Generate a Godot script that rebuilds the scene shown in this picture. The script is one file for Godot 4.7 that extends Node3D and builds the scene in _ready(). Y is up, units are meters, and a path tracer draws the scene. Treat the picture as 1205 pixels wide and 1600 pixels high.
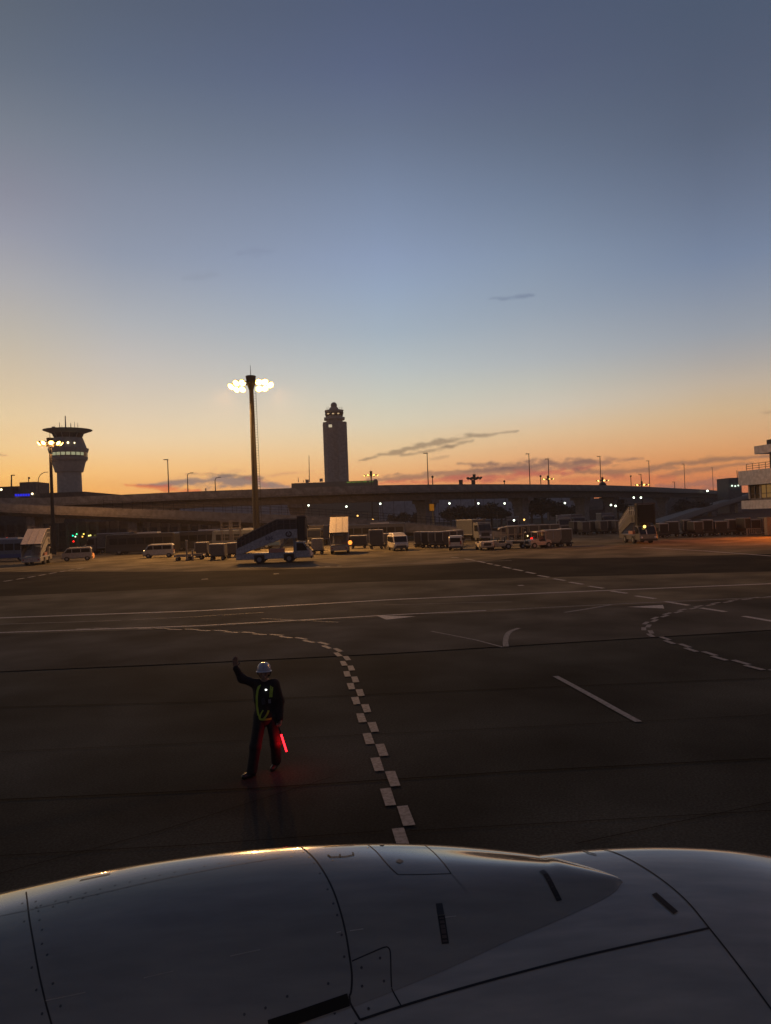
extends Node3D

# ---------------------------------------------------------------- camera numbers (photograph is 1205 x 1600)
const F := 1121.0
const CX := 602.5
const CY := 800.0
const HAZE := 0.0004
const EYE := Vector3(0, 4, 0)
var cam_basis := Basis.from_euler(Vector3(deg_to_rad(0.43), 0, deg_to_rad(-2.2)))

var names := {}
var mats := {}
var rng := RandomNumberGenerator.new()

# ---------------------------------------------------------------- mesh builder
class MB:
	var v := PackedVector3Array()
	var n := PackedVector3Array()
	var xf := Transform3D.IDENTITY
	func tri(a: Vector3, b: Vector3, c: Vector3, na: Vector3, nb: Vector3, nc: Vector3) -> void:
		v.append(xf * a); v.append(xf * c); v.append(xf * b)
		n.append((xf.basis * na).normalized()); n.append((xf.basis * nc).normalized()); n.append((xf.basis * nb).normalized())
	func flat(a: Vector3, b: Vector3, c: Vector3) -> void:
		var k := (b - a).cross(c - a)
		if k.length_squared() < 1e-16: return
		k = k.normalized()
		tri(a, b, c, k, k, k)
	func quad(a: Vector3, b: Vector3, c: Vector3, d: Vector3) -> void:
		flat(a, b, c); flat(a, c, d)
	func box(c: Vector3, s: Vector3, b := Basis.IDENTITY) -> void:
		var h := s * 0.5
		var p: Array[Vector3] = []
		for i in 8:
			p.append(c + b * Vector3(h.x if i & 1 else -h.x, h.y if i & 2 else -h.y, h.z if i & 4 else -h.z))
		quad(p[4], p[5], p[7], p[6]); quad(p[1], p[0], p[2], p[3])
		quad(p[5], p[1], p[3], p[7]); quad(p[0], p[4], p[6], p[2])
		quad(p[6], p[7], p[3], p[2]); quad(p[0], p[1], p[5], p[4])
	static func inset(pts: PackedVector2Array, by: float) -> PackedVector2Array:
		var out := PackedVector2Array()
		var k := pts.size()
		for i in k:
			var e0 := (pts[i] - pts[(i + k - 1) % k]).normalized()
			var e1 := (pts[(i + 1) % k] - pts[i]).normalized()
			var n0 := Vector2(-e0.y, e0.x)
			var n1 := Vector2(-e1.y, e1.x)
			var m := n0 + n1
			var l := m.length_squared()
			m = n0 if l < 0.05 else m * (2.0 / l)
			out.append(pts[i] + m.limit_length(2.0) * by)
		return out
	# polygon in x,y pulled along z
	func prism(poly: PackedVector2Array, z0: float, z1: float, bevel := 0.0) -> void:
		var pts := poly
		var area := 0.0
		for i in pts.size():
			area += pts[i].cross(pts[(i + 1) % pts.size()])
		if area < 0.0:
			pts = poly.duplicate(); pts.reverse()
		var ins := inset(pts, bevel) if bevel > 0.0 else pts
		var rings: Array = [[ins, z0], [pts, z0 + bevel], [pts, z1 - bevel], [ins, z1]] if bevel > 0.0 else [[pts, z0], [pts, z1]]
		var k := pts.size()
		for r in rings.size() - 1:
			var pa: PackedVector2Array = rings[r][0]
			var pb: PackedVector2Array = rings[r + 1][0]
			var za: float = rings[r][1]
			var zb: float = rings[r + 1][1]
			for i in k:
				var j := (i + 1) % k
				quad(Vector3(pa[i].x, pa[i].y, za), Vector3(pa[j].x, pa[j].y, za), Vector3(pb[j].x, pb[j].y, zb), Vector3(pb[i].x, pb[i].y, zb))
		var t := Geometry2D.triangulate_polygon(ins)
		for i in range(0, t.size(), 3):
			var a := ins[t[i]]
			var b := ins[t[i + 1]]
			var c := ins[t[i + 2]]
			if (b - a).cross(c - a) < 0.0:
				var s := b
				b = c; c = s
			flat(Vector3(a.x, a.y, z1), Vector3(b.x, b.y, z1), Vector3(c.x, c.y, z1))
			flat(Vector3(a.x, a.y, z0), Vector3(c.x, c.y, z0), Vector3(b.x, b.y, z0))
	func tube(a: Vector3, b: Vector3, ra: float, rb := -1.0, seg := 10, caps := true) -> void:
		if rb < 0.0: rb = ra
		var w := (b - a).normalized()
		var u := w.cross(Vector3.UP if absf(w.y) < 0.9 else Vector3.RIGHT).normalized()
		var q := w.cross(u)
		for i in seg:
			var t0 := TAU * i / seg
			var t1 := TAU * (i + 1) / seg
			var d0 := u * cos(t0) + q * sin(t0)
			var d1 := u * cos(t1) + q * sin(t1)
			tri(a + d0 * ra, a + d1 * ra, b + d1 * rb, d0, d1, d1)
			tri(a + d0 * ra, b + d1 * rb, b + d0 * rb, d0, d1, d0)
			if caps:
				tri(b, b + d0 * rb, b + d1 * rb, w, w, w)
				tri(a, a + d1 * ra, a + d0 * ra, -w, -w, -w)
	# profile of (radius, height) from the bottom up
	func lathe(pr: PackedVector2Array, seg: int, at := Vector3.ZERO, turn := 0.0, smooth := false) -> void:
		for k in pr.size() - 1:
			var e := pr[k + 1] - pr[k]
			for i in seg:
				var t0 := TAU * i / seg + turn
				var t1 := TAU * (i + 1) / seg + turn
				var d0 := Vector3(cos(t0), 0, -sin(t0))
				var d1 := Vector3(cos(t1), 0, -sin(t1))
				var a := at + d0 * pr[k].x + Vector3.UP * pr[k].y
				var b := at + d1 * pr[k].x + Vector3.UP * pr[k].y
				var c := at + d1 * pr[k + 1].x + Vector3.UP * pr[k + 1].y
				var d := at + d0 * pr[k + 1].x + Vector3.UP * pr[k + 1].y
				if smooth:
					var n0 := (d0 * e.y - Vector3.UP * e.x).normalized()
					var n1 := (d1 * e.y - Vector3.UP * e.x).normalized()
					if pr[k].x > 1e-4: tri(a, b, c, n0, n1, n1)
					if pr[k + 1].x > 1e-4: tri(a, c, d, n0, n1, n0)
				else:
					quad(a, b, c, d)
	func ball(c: Vector3, r: Vector3, seg := 12, rows := 8) -> void:
		for j in rows:
			for i in seg:
				var q: Array[Vector3] = []
				for k in [[0, 0], [1, 0], [1, 1], [0, 1]]:
					var t: float = TAU * (i + k[0]) / seg
					var p: float = PI * (j + k[1]) / rows - PI / 2
					q.append(Vector3(cos(p) * cos(t), sin(p), -cos(p) * sin(t)))
				tri(c + q[0] * r, c + q[1] * r, c + q[2] * r, q[0] / r, q[1] / r, q[2] / r)
				tri(c + q[0] * r, c + q[2] * r, c + q[3] * r, q[0] / r, q[2] / r, q[3] / r)
	func mesh() -> ArrayMesh:
		var a := []
		a.resize(Mesh.ARRAY_MAX)
		a[Mesh.ARRAY_VERTEX] = v
		a[Mesh.ARRAY_NORMAL] = n
		var m := ArrayMesh.new()
		m.add_surface_from_arrays(Mesh.PRIMITIVE_TRIANGLES, a)
		return m

func P(a: Array) -> PackedVector2Array:
	var o := PackedVector2Array()
	for i in range(0, a.size(), 2):
		o.append(Vector2(a[i], a[i + 1]))
	return o

# ---------------------------------------------------------------- nodes
func numbered(parent: Node, called: String) -> String:
	var key := str(parent.get_instance_id()) + called
	var k: int = names.get(key, 0)
	names[key] = k + 1
	return called if k == 0 else "%s_%03d" % [called, k]

func put(parent: Node, called: String, m: Mesh, mt: Material) -> MeshInstance3D:
	var o := MeshInstance3D.new()
	o.mesh = m
	o.material_override = mt
	o.name = numbered(parent, called)
	parent.add_child(o, true)
	return o

func part(parent: Node, called: String, b: MB, mt: Material) -> MeshInstance3D:
	return put(parent, called, b.mesh(), mt)

func tag(o: Node, label: String, category: String, group := "") -> void:
	o.set_meta("label", label)
	o.set_meta("category", category)
	if group != "": o.set_meta("group", group)

func thing(called: String, label: String, category: String, at := Vector3.ZERO, turn := 0.0, group := "") -> Node3D:
	var o := Node3D.new()
	o.name = numbered(self, called)
	add_child(o, true)
	o.position = at
	o.rotation.y = deg_to_rad(turn)
	tag(o, label, category, group)
	return o

func copy(src: Node3D, label: String, at: Vector3, turn: float, group := "") -> Node3D:
	var called := String(src.name)
	if called.length() > 4 and called[-4] == "_" and called.right(3).is_valid_int(): called = called.left(-4)
	var o: Node3D = src.duplicate()
	o.name = numbered(self, called)
	add_child(o, true)
	o.position = at
	o.rotation.y = deg_to_rad(turn)
	o.set_meta("label", label)
	if group != "": o.set_meta("group", group)
	return o

func structure(o: Node) -> Node:
	o.set_meta("kind", "structure")
	return o

# ---------------------------------------------------------------- materials (albedo given as linear values)
func noise_tex(freq: float, lo: float, hi: float, sd: int, size := 512, octaves := 4, kind := FastNoiseLite.TYPE_SIMPLEX_SMOOTH) -> NoiseTexture2D:
	var key := "t%s" % [[freq, lo, hi, sd, size, octaves, kind]]
	if mats.has(key): return mats[key]
	var nz := FastNoiseLite.new()
	nz.seed = sd
	nz.noise_type = kind
	nz.frequency = freq
	nz.fractal_octaves = octaves
	var g := Gradient.new()
	g.set_color(0, Color(lo, lo, lo))
	g.set_color(1, Color(hi, hi, hi))
	var t := NoiseTexture2D.new()
	t.width = size
	t.height = size
	t.seamless = true
	t.noise = nz
	t.color_ramp = g
	mats[key] = t
	return t

func mat(c: Color, rough := 0.6, metal := 0.0, grime := 0.0, grime_size := 2.0) -> StandardMaterial3D:
	var key := "m%s" % [[c, rough, metal, grime, grime_size]]
	if mats.has(key): return mats[key]
	var m := StandardMaterial3D.new()
	m.albedo_color = c.linear_to_srgb()
	m.roughness = rough
	m.metallic = metal
	if grime > 0.0:
		m.albedo_texture = noise_tex(0.012, 1.0 - grime, 1.0, 7, 512, 5)
		m.uv1_triplanar = true
		m.uv1_scale = Vector3.ONE / grime_size
	mats[key] = m
	return m

func glow(c: Color, e: float) -> StandardMaterial3D:
	var key := "g%s" % [[c, e]]
	if mats.has(key): return mats[key]
	var m := StandardMaterial3D.new()
	m.albedo_color = Color(0.1, 0.1, 0.1)
	m.emission_enabled = true
	m.emission = c
	m.emission_energy_multiplier = e
	mats[key] = m
	return m

func glass_dark() -> StandardMaterial3D:
	return mat(Color(0.012, 0.014, 0.018), 0.12)

# ---------------------------------------------------------------- from a place in the photograph to a place on the apron
func ray(px: float, py: float) -> Vector3:
	return cam_basis * Vector3((px - CX) / F, -(py - CY) / F, -1.0)

func gp(px: float, py: float, h := 0.0) -> Vector3:
	var d := ray(px, py)
	return EYE + d * ((h - EYE.y) / d.y)

func pz(px: float, py: float, depth: float) -> Vector3:
	var d := ray(px, py)
	return EYE + d * (depth / -d.z)

# the ground spot that is DEPTH metres out and shows in column PX
func gd(px: float, depth: float) -> Vector3:
	var py := 808.5 - 0.0384 * (px - 602.5) + 4.0 * F / depth
	var p := pz(px, py, depth)
	return Vector3(p.x, 0, p.z)

func azel(px: float, py: float) -> Vector2:
	var d := ray(px, py).normalized()
	return Vector2(rad_to_deg(atan2(d.x, -d.z)), rad_to_deg(asin(d.y)))

# ---------------------------------------------------------------- sky
func s(r: float, g: float, b: float) -> Color:
	return Color(r / 255.0, g / 255.0, b / 255.0)

func column_at(col: Array, el: float) -> Color:
	# col: [[el, Color], ...] with el falling
	if el >= col[0][0]: return col[0][1]
	for i in col.size() - 1:
		var a: Array = col[i]
		var b: Array = col[i + 1]
		if el >= b[0]:
			return (b[1] as Color).lerp(a[1], (el - b[0]) / (a[0] - b[0]))
	return col[-1][1]

func px_column(px: float, rows: Array) -> Array:
	var out := [[90.0, s(50, 57, 78)], [60.0, s(60, 68, 92)]]
	for i in range(0, rows.size(), 4):
		out.append([azel(px, rows[i]).y, s(rows[i + 1], rows[i + 2], rows[i + 3])])
	return out

func make_sky() -> Sky:
	var left := px_column(30, [0, 95, 104, 118, 100, 104, 113, 128, 200, 122, 129, 142, 300, 140, 142, 156, 360, 152, 154, 167, 440, 172, 171, 174, 520, 192, 184, 172, 600, 215, 196, 168, 650, 231, 205, 165, 700, 242, 204, 150, 740, 250, 196, 124, 775, 252, 184, 102, 830, 240, 160, 90])
	var mid := px_column(625, [0, 84, 95, 120, 100, 92, 103, 130, 200, 106, 118, 141, 300, 124, 138, 163, 400, 142, 157, 184, 450, 151, 167, 190, 520, 166, 179, 191, 580, 188, 194, 193, 620, 203, 202, 189, 660, 217, 206, 181, 700, 230, 199, 156, 740, 236, 180, 126, 757, 235, 166, 112, 808, 215, 140, 95])
	var right := px_column(1125, [0, 79, 91, 112, 100, 84, 95, 116, 200, 92, 103, 123, 300, 106, 118, 140, 400, 122, 136, 160, 460, 138, 148, 165, 520, 155, 160, 168, 560, 172, 168, 165, 600, 193, 178, 160, 640, 208, 180, 145, 680, 218, 172, 128, 720, 222, 156, 106, 750, 214, 136, 96, 788, 190, 115, 88])
	var mid_left := px_column(200, [0, 90, 100, 118, 100, 98, 109, 129, 200, 114, 124, 141, 300, 132, 140, 158, 400, 147, 155, 172, 500, 176, 178, 182, 560, 196, 190, 184, 600, 209, 197, 182, 650, 226, 206, 178, 690, 238, 209, 168, 730, 245, 197, 138, 770, 247, 181, 112, 824, 230, 152, 92])
	var mid_right := px_column(850, [0, 81, 92, 116, 100, 88, 98, 122, 200, 99, 111, 132, 300, 115, 129, 152, 400, 135, 150, 172, 480, 151, 163, 178, 560, 176, 181, 184, 600, 194, 192, 182, 640, 211, 199, 180, 680, 224, 191, 152, 710, 227, 176, 130, 740, 227, 158, 112, 760, 222, 148, 102, 799, 205, 126, 92])
	var back := [[90.0, s(50, 57, 78)], [60.0, s(56, 64, 84)], [36.0, s(66, 73, 93)], [20.0, s(80, 84, 102)], [10.0, s(97, 95, 108)], [4.0, s(106, 97, 104)], [0.0, s(92, 86, 96)]]
	var cols := [[-180.0, back], [-115.0, back], [-58.0, left], [-27.0, left], [-19.8, mid_left], [0.6, mid], [12.5, mid_right], [25.0, right], [90.0, back], [180.0, back]]
	var small := Image.create_empty(512, 256, false, Image.FORMAT_RGBF)
	for y in 256:
		var el := maxf(90.0 - (y + 0.5) / 256.0 * 180.0, 0.0)
		var at_el: Array[Color] = []
		for c in cols:
			# the air in front of it takes some of the low sky's light and adds its own
			var t := exp(-HAZE * minf(960.0, 66.0 / tan(deg_to_rad(maxf(el, 0.5)))))
			var k := column_at(c[1], el).srgb_to_linear()
			at_el.append(Color(maxf(k.r - (1 - t) * 0.2, 0.01), maxf(k.g - (1 - t) * 0.17, 0.01), maxf(k.b - (1 - t) * 0.15, 0.01)) * (1.0 / t))
		for x in 512:
			var az := (x + 0.5) / 512.0 * 360.0
			if az > 180.0: az -= 360.0
			for i in cols.size() - 1:
				if az <= cols[i + 1][0]:
					var t: float = (az - cols[i][0]) / (cols[i + 1][0] - cols[i][0])
					t = lerpf(t, smoothstep(0.0, 1.0, t), 0.4 if absf(cols[i + 1][0] - cols[i][0]) > 25.0 else 0.0)
					small.set_pixel(x, y, at_el[i].lerp(at_el[i + 1], t))
					break
	var w := 4096
	var h := 2048
	# wrap-safe enlargement
	var wide := Image.create_empty(528, 256, false, Image.FORMAT_RGBF)
	wide.blit_rect(small, Rect2i(504, 0, 8, 256), Vector2i(0, 0))
	wide.blit_rect(small, Rect2i(0, 0, 512, 256), Vector2i(8, 0))
	wide.blit_rect(small, Rect2i(0, 0, 8, 256), Vector2i(520, 0))
	wide.resize(528 * 8, h, Image.INTERPOLATE_CUBIC)
	var big := wide.get_region(Rect2i(64, 0, w, h))
	# thin streaks of dusk cloud: [colour, strength, px, py, half width, ...]
	var grey := s(128, 104, 96)
	var strokes := [
		[s(122, 104, 92), 0.62, 560, 721, 1.5, 600, 710, 4, 640, 702, 5, 690, 692, 9, 715, 686, 8, 745, 681, 4, 810, 673, 1.5],
		[s(122, 104, 92), 0.55, 626, 712, 1.5, 680, 703, 4, 715, 694, 4, 740, 688, 1.5],
		[s(150, 120, 105), 0.3, 672, 717, 1.5, 690, 715, 3, 702, 713, 1.5],
		[s(126, 98, 100), 0.62, 575, 751, 3, 620, 747, 7, 680, 742, 9, 730, 739, 10, 790, 737, 14, 850, 731, 14, 910, 724, 10, 960, 719, 5, 1005, 717, 2],
		[s(120, 96, 98), 0.55, 715, 724, 2, 760, 727, 5, 800, 727, 6, 835, 722, 3],
		[s(110, 92, 96), 0.4, 690, 737, 2, 770, 733, 5, 860, 724, 7, 930, 721, 3],
		[s(228, 104, 90), 0.55, 590, 755, 3, 700, 750, 6, 760, 748, 8, 820, 741, 6, 880, 736, 5],
		[s(204, 106, 96), 0.55, 880, 742, 4, 905, 734, 5, 930, 728, 3],
		[s(146, 130, 130), 0.85, 215, 757, 1.5, 250, 757, 5, 290, 754, 8, 340, 750, 14, 390, 751, 15, 420, 758, 9, 455, 762, 5],
		[s(132, 112, 104), 0.5, 290, 741, 1.5, 340, 741, 4, 390, 746, 5, 420, 750, 3],
		[s(242, 96, 66), 0.62, 195, 757, 1.5, 230, 760, 4, 270, 765, 6, 310, 768, 4],
		[s(190, 140, 120), 0.35, 425, 743, 1.5, 450, 739, 2.5, 490, 736, 1.5],
		[s(200, 130, 110), 0.4, 385, 746, 3, 408, 752, 5, 416, 758, 5],
		[grey, 0.62, 900, 737, 4, 960, 738, 8, 1000, 735, 7, 1060, 725, 6, 1110, 719, 6, 1160, 715, 3.5, 1215, 713, 2],
		[grey, 0.5, 1030, 746, 3, 1080, 736, 6, 1130, 728, 4, 1175, 723, 1.5],
		[s(134, 110, 112), 0.55, 1020, 766, 6, 1060, 761, 11, 1100, 757, 12, 1150, 760, 9],
		[s(228, 120, 88), 0.42, 880, 750, 5, 980, 746, 6, 1050, 750, 8],
		[s(104, 118, 146), 0.45, 764, 468, 1.5, 800, 464, 4, 834, 461, 2],
		[s(150, 110, 92), 0.5, -40, 713, 2, 0, 711, 2, 10, 711, 1.5],
		[s(112, 122, 148), 0.16, 372, 396, 3, 400, 394, 7, 428, 392, 3],
		[s(128, 134, 152), 0.18, 286, 434, 3, 312, 432, 8, 340, 430, 3],
		[s(150, 110, 92), 0.45, 1186, 645, 1.5, 1200, 644, 2.5, 1230, 643, 2],
	]
	var nz := FastNoiseLite.new()
	nz.seed = 5
	nz.frequency = 0.35
	nz.fractal_octaves = 5
	for st in strokes:
		var pts: Array = []
		var lo := Vector2(999, 999)
		var hi := Vector2(-999, -999)
		for i in range(2, st.size(), 3):
			var q := azel(st[i], st[i + 1])
			var hw: float = st[i + 2] / 19.0
			pts.append([q, hw])
			lo = lo.min(q - Vector2(2, 2.2) * hw); hi = hi.max(q + Vector2(2, 2.2) * hw)
		var ink: Color = (st[0] as Color).srgb_to_linear()
		for y in range(int((90.0 - hi.y) / 180.0 * h), int((90.0 - maxf(lo.y, 0.0)) / 180.0 * h) + 1):
			var el := 90.0 - (y + 0.5) / h * 180.0
			for x in range(int(floor(lo.x / 360.0 * w)), int(hi.x / 360.0 * w) + 1):
				var az := (x + 0.5) / w * 360.0
				var warp := nz.get_noise_2d(az * 1.1, el * 5.0 + 90.0)
				var q := Vector2(az, el + 0.1 * nz.get_noise_2d(az * 2.5 + 40.0, el * 2.5))
				var near := 9.0
				for i in pts.size() - 1:
					var a: Vector2 = pts[i][0]
					var ab: Vector2 = pts[i + 1][0] - a
					var t := clampf((q - a).dot(ab) / ab.length_squared(), 0.0, 1.0)
					near = minf(near, (q - a - ab * t).length() / lerpf(pts[i][1], pts[i + 1][1], t))
				var k: float = st[1] * smoothstep(1.25, 0.2, near * 1.15 + warp * 1.1 + 0.35 * nz.get_noise_2d(az * 4.0, el * 14.0))
				if k > 0.004:
					var xi := posmod(x, w)
					big.set_pixel(xi, y, big.get_pixel(xi, y).lerp(ink, k))
	big.fill_rect(Rect2i(0, h / 2, w, h / 2), Color(0.03, 0.028, 0.028))
	var pm := PanoramaSkyMaterial.new()
	pm.panorama = ImageTexture.create_from_image(big)
	var sky := Sky.new()
	sky.sky_material = pm
	return sky

# ---------------------------------------------------------------- ready
func _ready() -> void:
	var cam := Camera3D.new()
	cam.name = "camera"
	cam.fov = rad_to_deg(2.0 * atan(800.0 / F))
	cam.near = 0.05
	cam.far = 9000.0
	cam.transform = Transform3D(cam_basis, EYE)
	add_child(cam)
	var env := Environment.new()
	env.background_mode = Environment.BG_SKY
	env.sky = make_sky()
	env.background_energy_multiplier = 1.0
	env.tonemap_mode = Environment.TONE_MAPPER_LINEAR
	env.tonemap_exposure = 1.0
	env.sdfgi_enabled = true
	env.ssao_enabled = true
	env.ssil_enabled = true
	var we := WorldEnvironment.new()
	we.name = "world_environment"
	we.environment = env
	add_child(we)
	# the sun has just gone down behind the left of the picture: what is left of it is weak and almost level
	var sun := DirectionalLight3D.new()
	sun.name = "sun"
	sun.light_color = Color(1.0, 0.62, 0.36)
	sun.light_energy = 0.04
	sun.light_angular_distance = 4.0
	sun.shadow_enabled = true
	sun.rotation_degrees = Vector3(-2.0, 148.0, 0)
	add_child(sun)
	env.fog_enabled = true
	env.fog_density = HAZE
	env.fog_light_color = Color(1.0, 0.93, 0.86)
	rng.seed = 11
	make_ground()
	make_markings()
	make_roads()
	make_far_buildings()
	make_towers()
	make_terminal()
	make_trees()
	make_masts()
	make_street_lamps()
	make_airplane()
	make_marshaller()
	make_stair_trucks()
	make_vehicles()
	make_containers()
	make_small_things()

# ---------------------------------------------------------------- ground
func asphalt(c: Color, sd: int, rough: float) -> StandardMaterial3D:
	var m := StandardMaterial3D.new()
	m.albedo_color = c.linear_to_srgb()
	m.roughness = rough
	m.metallic_specular = 0.12
	m.albedo_texture = noise_tex(0.006, 0.58, 1.0, sd, 1024, 6)
	m.uv1_triplanar = true
	m.uv1_world_triplanar = true
	m.uv1_scale = Vector3.ONE / 31.0
	m.detail_enabled = true
	m.detail_blend_mode = BaseMaterial3D.BLEND_MODE_MUL
	m.detail_uv_layer = BaseMaterial3D.DETAIL_UV_2
	m.detail_albedo = noise_tex(0.09, 0.7, 1.0, sd + 3, 512, 3)
	m.uv2_triplanar = true
	m.uv2_world_triplanar = true
	m.uv2_scale = Vector3.ONE / 2.3
	return m

func sheet(parent: Node, called: String, pts: Array, h: float, mt: Material, thick := 0.0) -> MeshInstance3D:
	var b := MB.new()
	var k := PackedVector2Array()
	for p in pts: k.append(Vector2(p.x, p.z))
	var t := Geometry2D.triangulate_polygon(k)
	for i in range(0, t.size(), 3):
		var q: Array[Vector3] = []
		for j in 3: q.append(Vector3(k[t[i + j]].x, h, k[t[i + j]].y))
		if (q[1] - q[0]).cross(q[2] - q[0]).y < 0.0: q.reverse()
		b.flat(q[0], q[1], q[2])
	return part(parent, called, b, mt)

var apron: Node3D
func make_ground() -> void:
	var far := sheet(self, "ground", [Vector3(-900, 0, -950), Vector3(900, 0, -950), Vector3(900, 0, 60), Vector3(-900, 0, 60)], -0.004, asphalt(Color(0.075, 0.07, 0.062), 2, 0.9))
	structure(far)
	var near := sheet(self, "apron", [Vector3(-260, 0, 40), Vector3(260, 0, 40), Vector3(260, 0, -62), Vector3(-260, 0, -62)], 0.0, asphalt(Color(0.1, 0.104, 0.092), 21, 0.95))
	structure(near)
	apron = near
	# pale concrete strip where the service vehicles stand
	var a: Array = []
	for q in [[-700, 914], [0, 893.5], [300, 893], [620, 885], [700, 881], [760, 877], [800, 872], [860, 873], [1000, 871], [1205, 865.5], [1800, 851]]: a.append(gp(q[0], q[1]))
	a.append(Vector3(260, 0, -128)); a.append(Vector3(-260, 0, -128))
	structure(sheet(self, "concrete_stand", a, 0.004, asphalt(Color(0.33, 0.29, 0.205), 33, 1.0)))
	var c: Array = []
	for q in [[-700, 914.2], [0, 893.7], [300, 893.2], [620, 885.2], [700, 881.2], [760, 877.2], [800, 872.2], [860, 873.2], [1000, 871.2], [1205, 865.7], [1800, 851.2], [1800, 873], [1205, 893], [900, 901], [620, 908], [300, 918.5], [0, 932], [-700, 955]]: c.append(gp(q[0], q[1]))
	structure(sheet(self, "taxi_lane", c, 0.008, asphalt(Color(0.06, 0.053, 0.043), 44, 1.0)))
	var e: Array = []
	for q in [[-700, 955.2], [0, 932.2], [300, 918.7], [620, 908.2], [900, 901.2], [1205, 893.2], [1800, 873.2], [1800, 906], [1205, 936], [900, 950], [620, 964], [300, 982], [0, 992], [-700, 1019]]: e.append(gp(q[0], q[1]))
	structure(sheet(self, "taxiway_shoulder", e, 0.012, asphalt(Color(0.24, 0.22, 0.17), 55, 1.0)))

	var g: Array = []
	for q in [[-700, 1019.3], [0, 992.3], [300, 982.3], [620, 964.3], [900, 950.3], [1205, 936.3], [1800, 906.3], [1800, 948], [1205, 985], [620, 1021], [300, 1037], [0, 1050], [-700, 1082]]: g.append(gp(q[0], q[1]))
	structure(sheet(self, "taxiway_falloff", g, 0.0125, asphalt(Color(0.18, 0.175, 0.155), 66, 1.0)))  # in-between tone, painting in how the lamp light falls off towards the eye

func along(pts: Array, w: float, h: float, parent: Node, called: String, mt: Material) -> MeshInstance3D:
	var b := MB.new()
	for i in pts.size() - 1:
		var p: Vector3 = pts[i]
		var q: Vector3 = pts[i + 1]
		var d0: Vector3 = (q - p).normalized()
		var d1: Vector3 = d0
		if i > 0: d0 = (q - pts[i - 1]).normalized()
		if i < pts.size() - 2: d1 = (pts[i + 2] - p).normalized()
		var s0 := Vector3(-d0.z, 0, d0.x) * w * 0.5
		var s1 := Vector3(-d1.z, 0, d1.x) * w * 0.5
		var up := Vector3.UP * h
		b.quad(p + s0 + up, q + s1 + up, q - s1 + up, p - s0 + up)
	return part(parent, called, b, mt)

func gps(a: Array) -> Array:
	var o: Array = []
	for i in range(0, a.size(), 2): o.append(gp(a[i], a[i + 1]))
	return o

# evenly spaced points along a smoothed line on the ground: [[point, direction], ...]
func spaced(pts: Array, step: float) -> Array:
	var fine: Array = []
	for i in pts.size() - 1:
		var p0: Vector3 = pts[maxi(i - 1, 0)]
		var p3: Vector3 = pts[mini(i + 2, pts.size() - 1)]
		for k in 24:
			fine.append((pts[i] as Vector3).cubic_interpolate(pts[i + 1], p0, p3, k / 24.0))
	fine.append(pts[-1])
	var out: Array = []
	var need := 0.0
	for i in fine.size() - 1:
		var l: float = (fine[i + 1] - fine[i]).length()
		var d: Vector3 = (fine[i + 1] - fine[i]) / maxf(l, 1e-6)
		var at := 0.0
		while need <= l - at:
			at += need
			out.append([fine[i] + d * at, d])
			need = step
		need -= l - at
	return out

func paint(c: float, sd: int, worn := 0.55) -> StandardMaterial3D:
	var m := StandardMaterial3D.new()
	m.albedo_color = Color(c, c * 0.96, c * 0.95).linear_to_srgb()
	m.roughness = 0.72
	m.metallic_specular = 0.3
	m.albedo_texture = noise_tex(0.03, worn, 1.12, sd, 512, 5)
	m.uv1_triplanar = true
	m.uv1_world_triplanar = true
	m.uv1_scale = Vector3.ONE / 1.6
	return m

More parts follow.
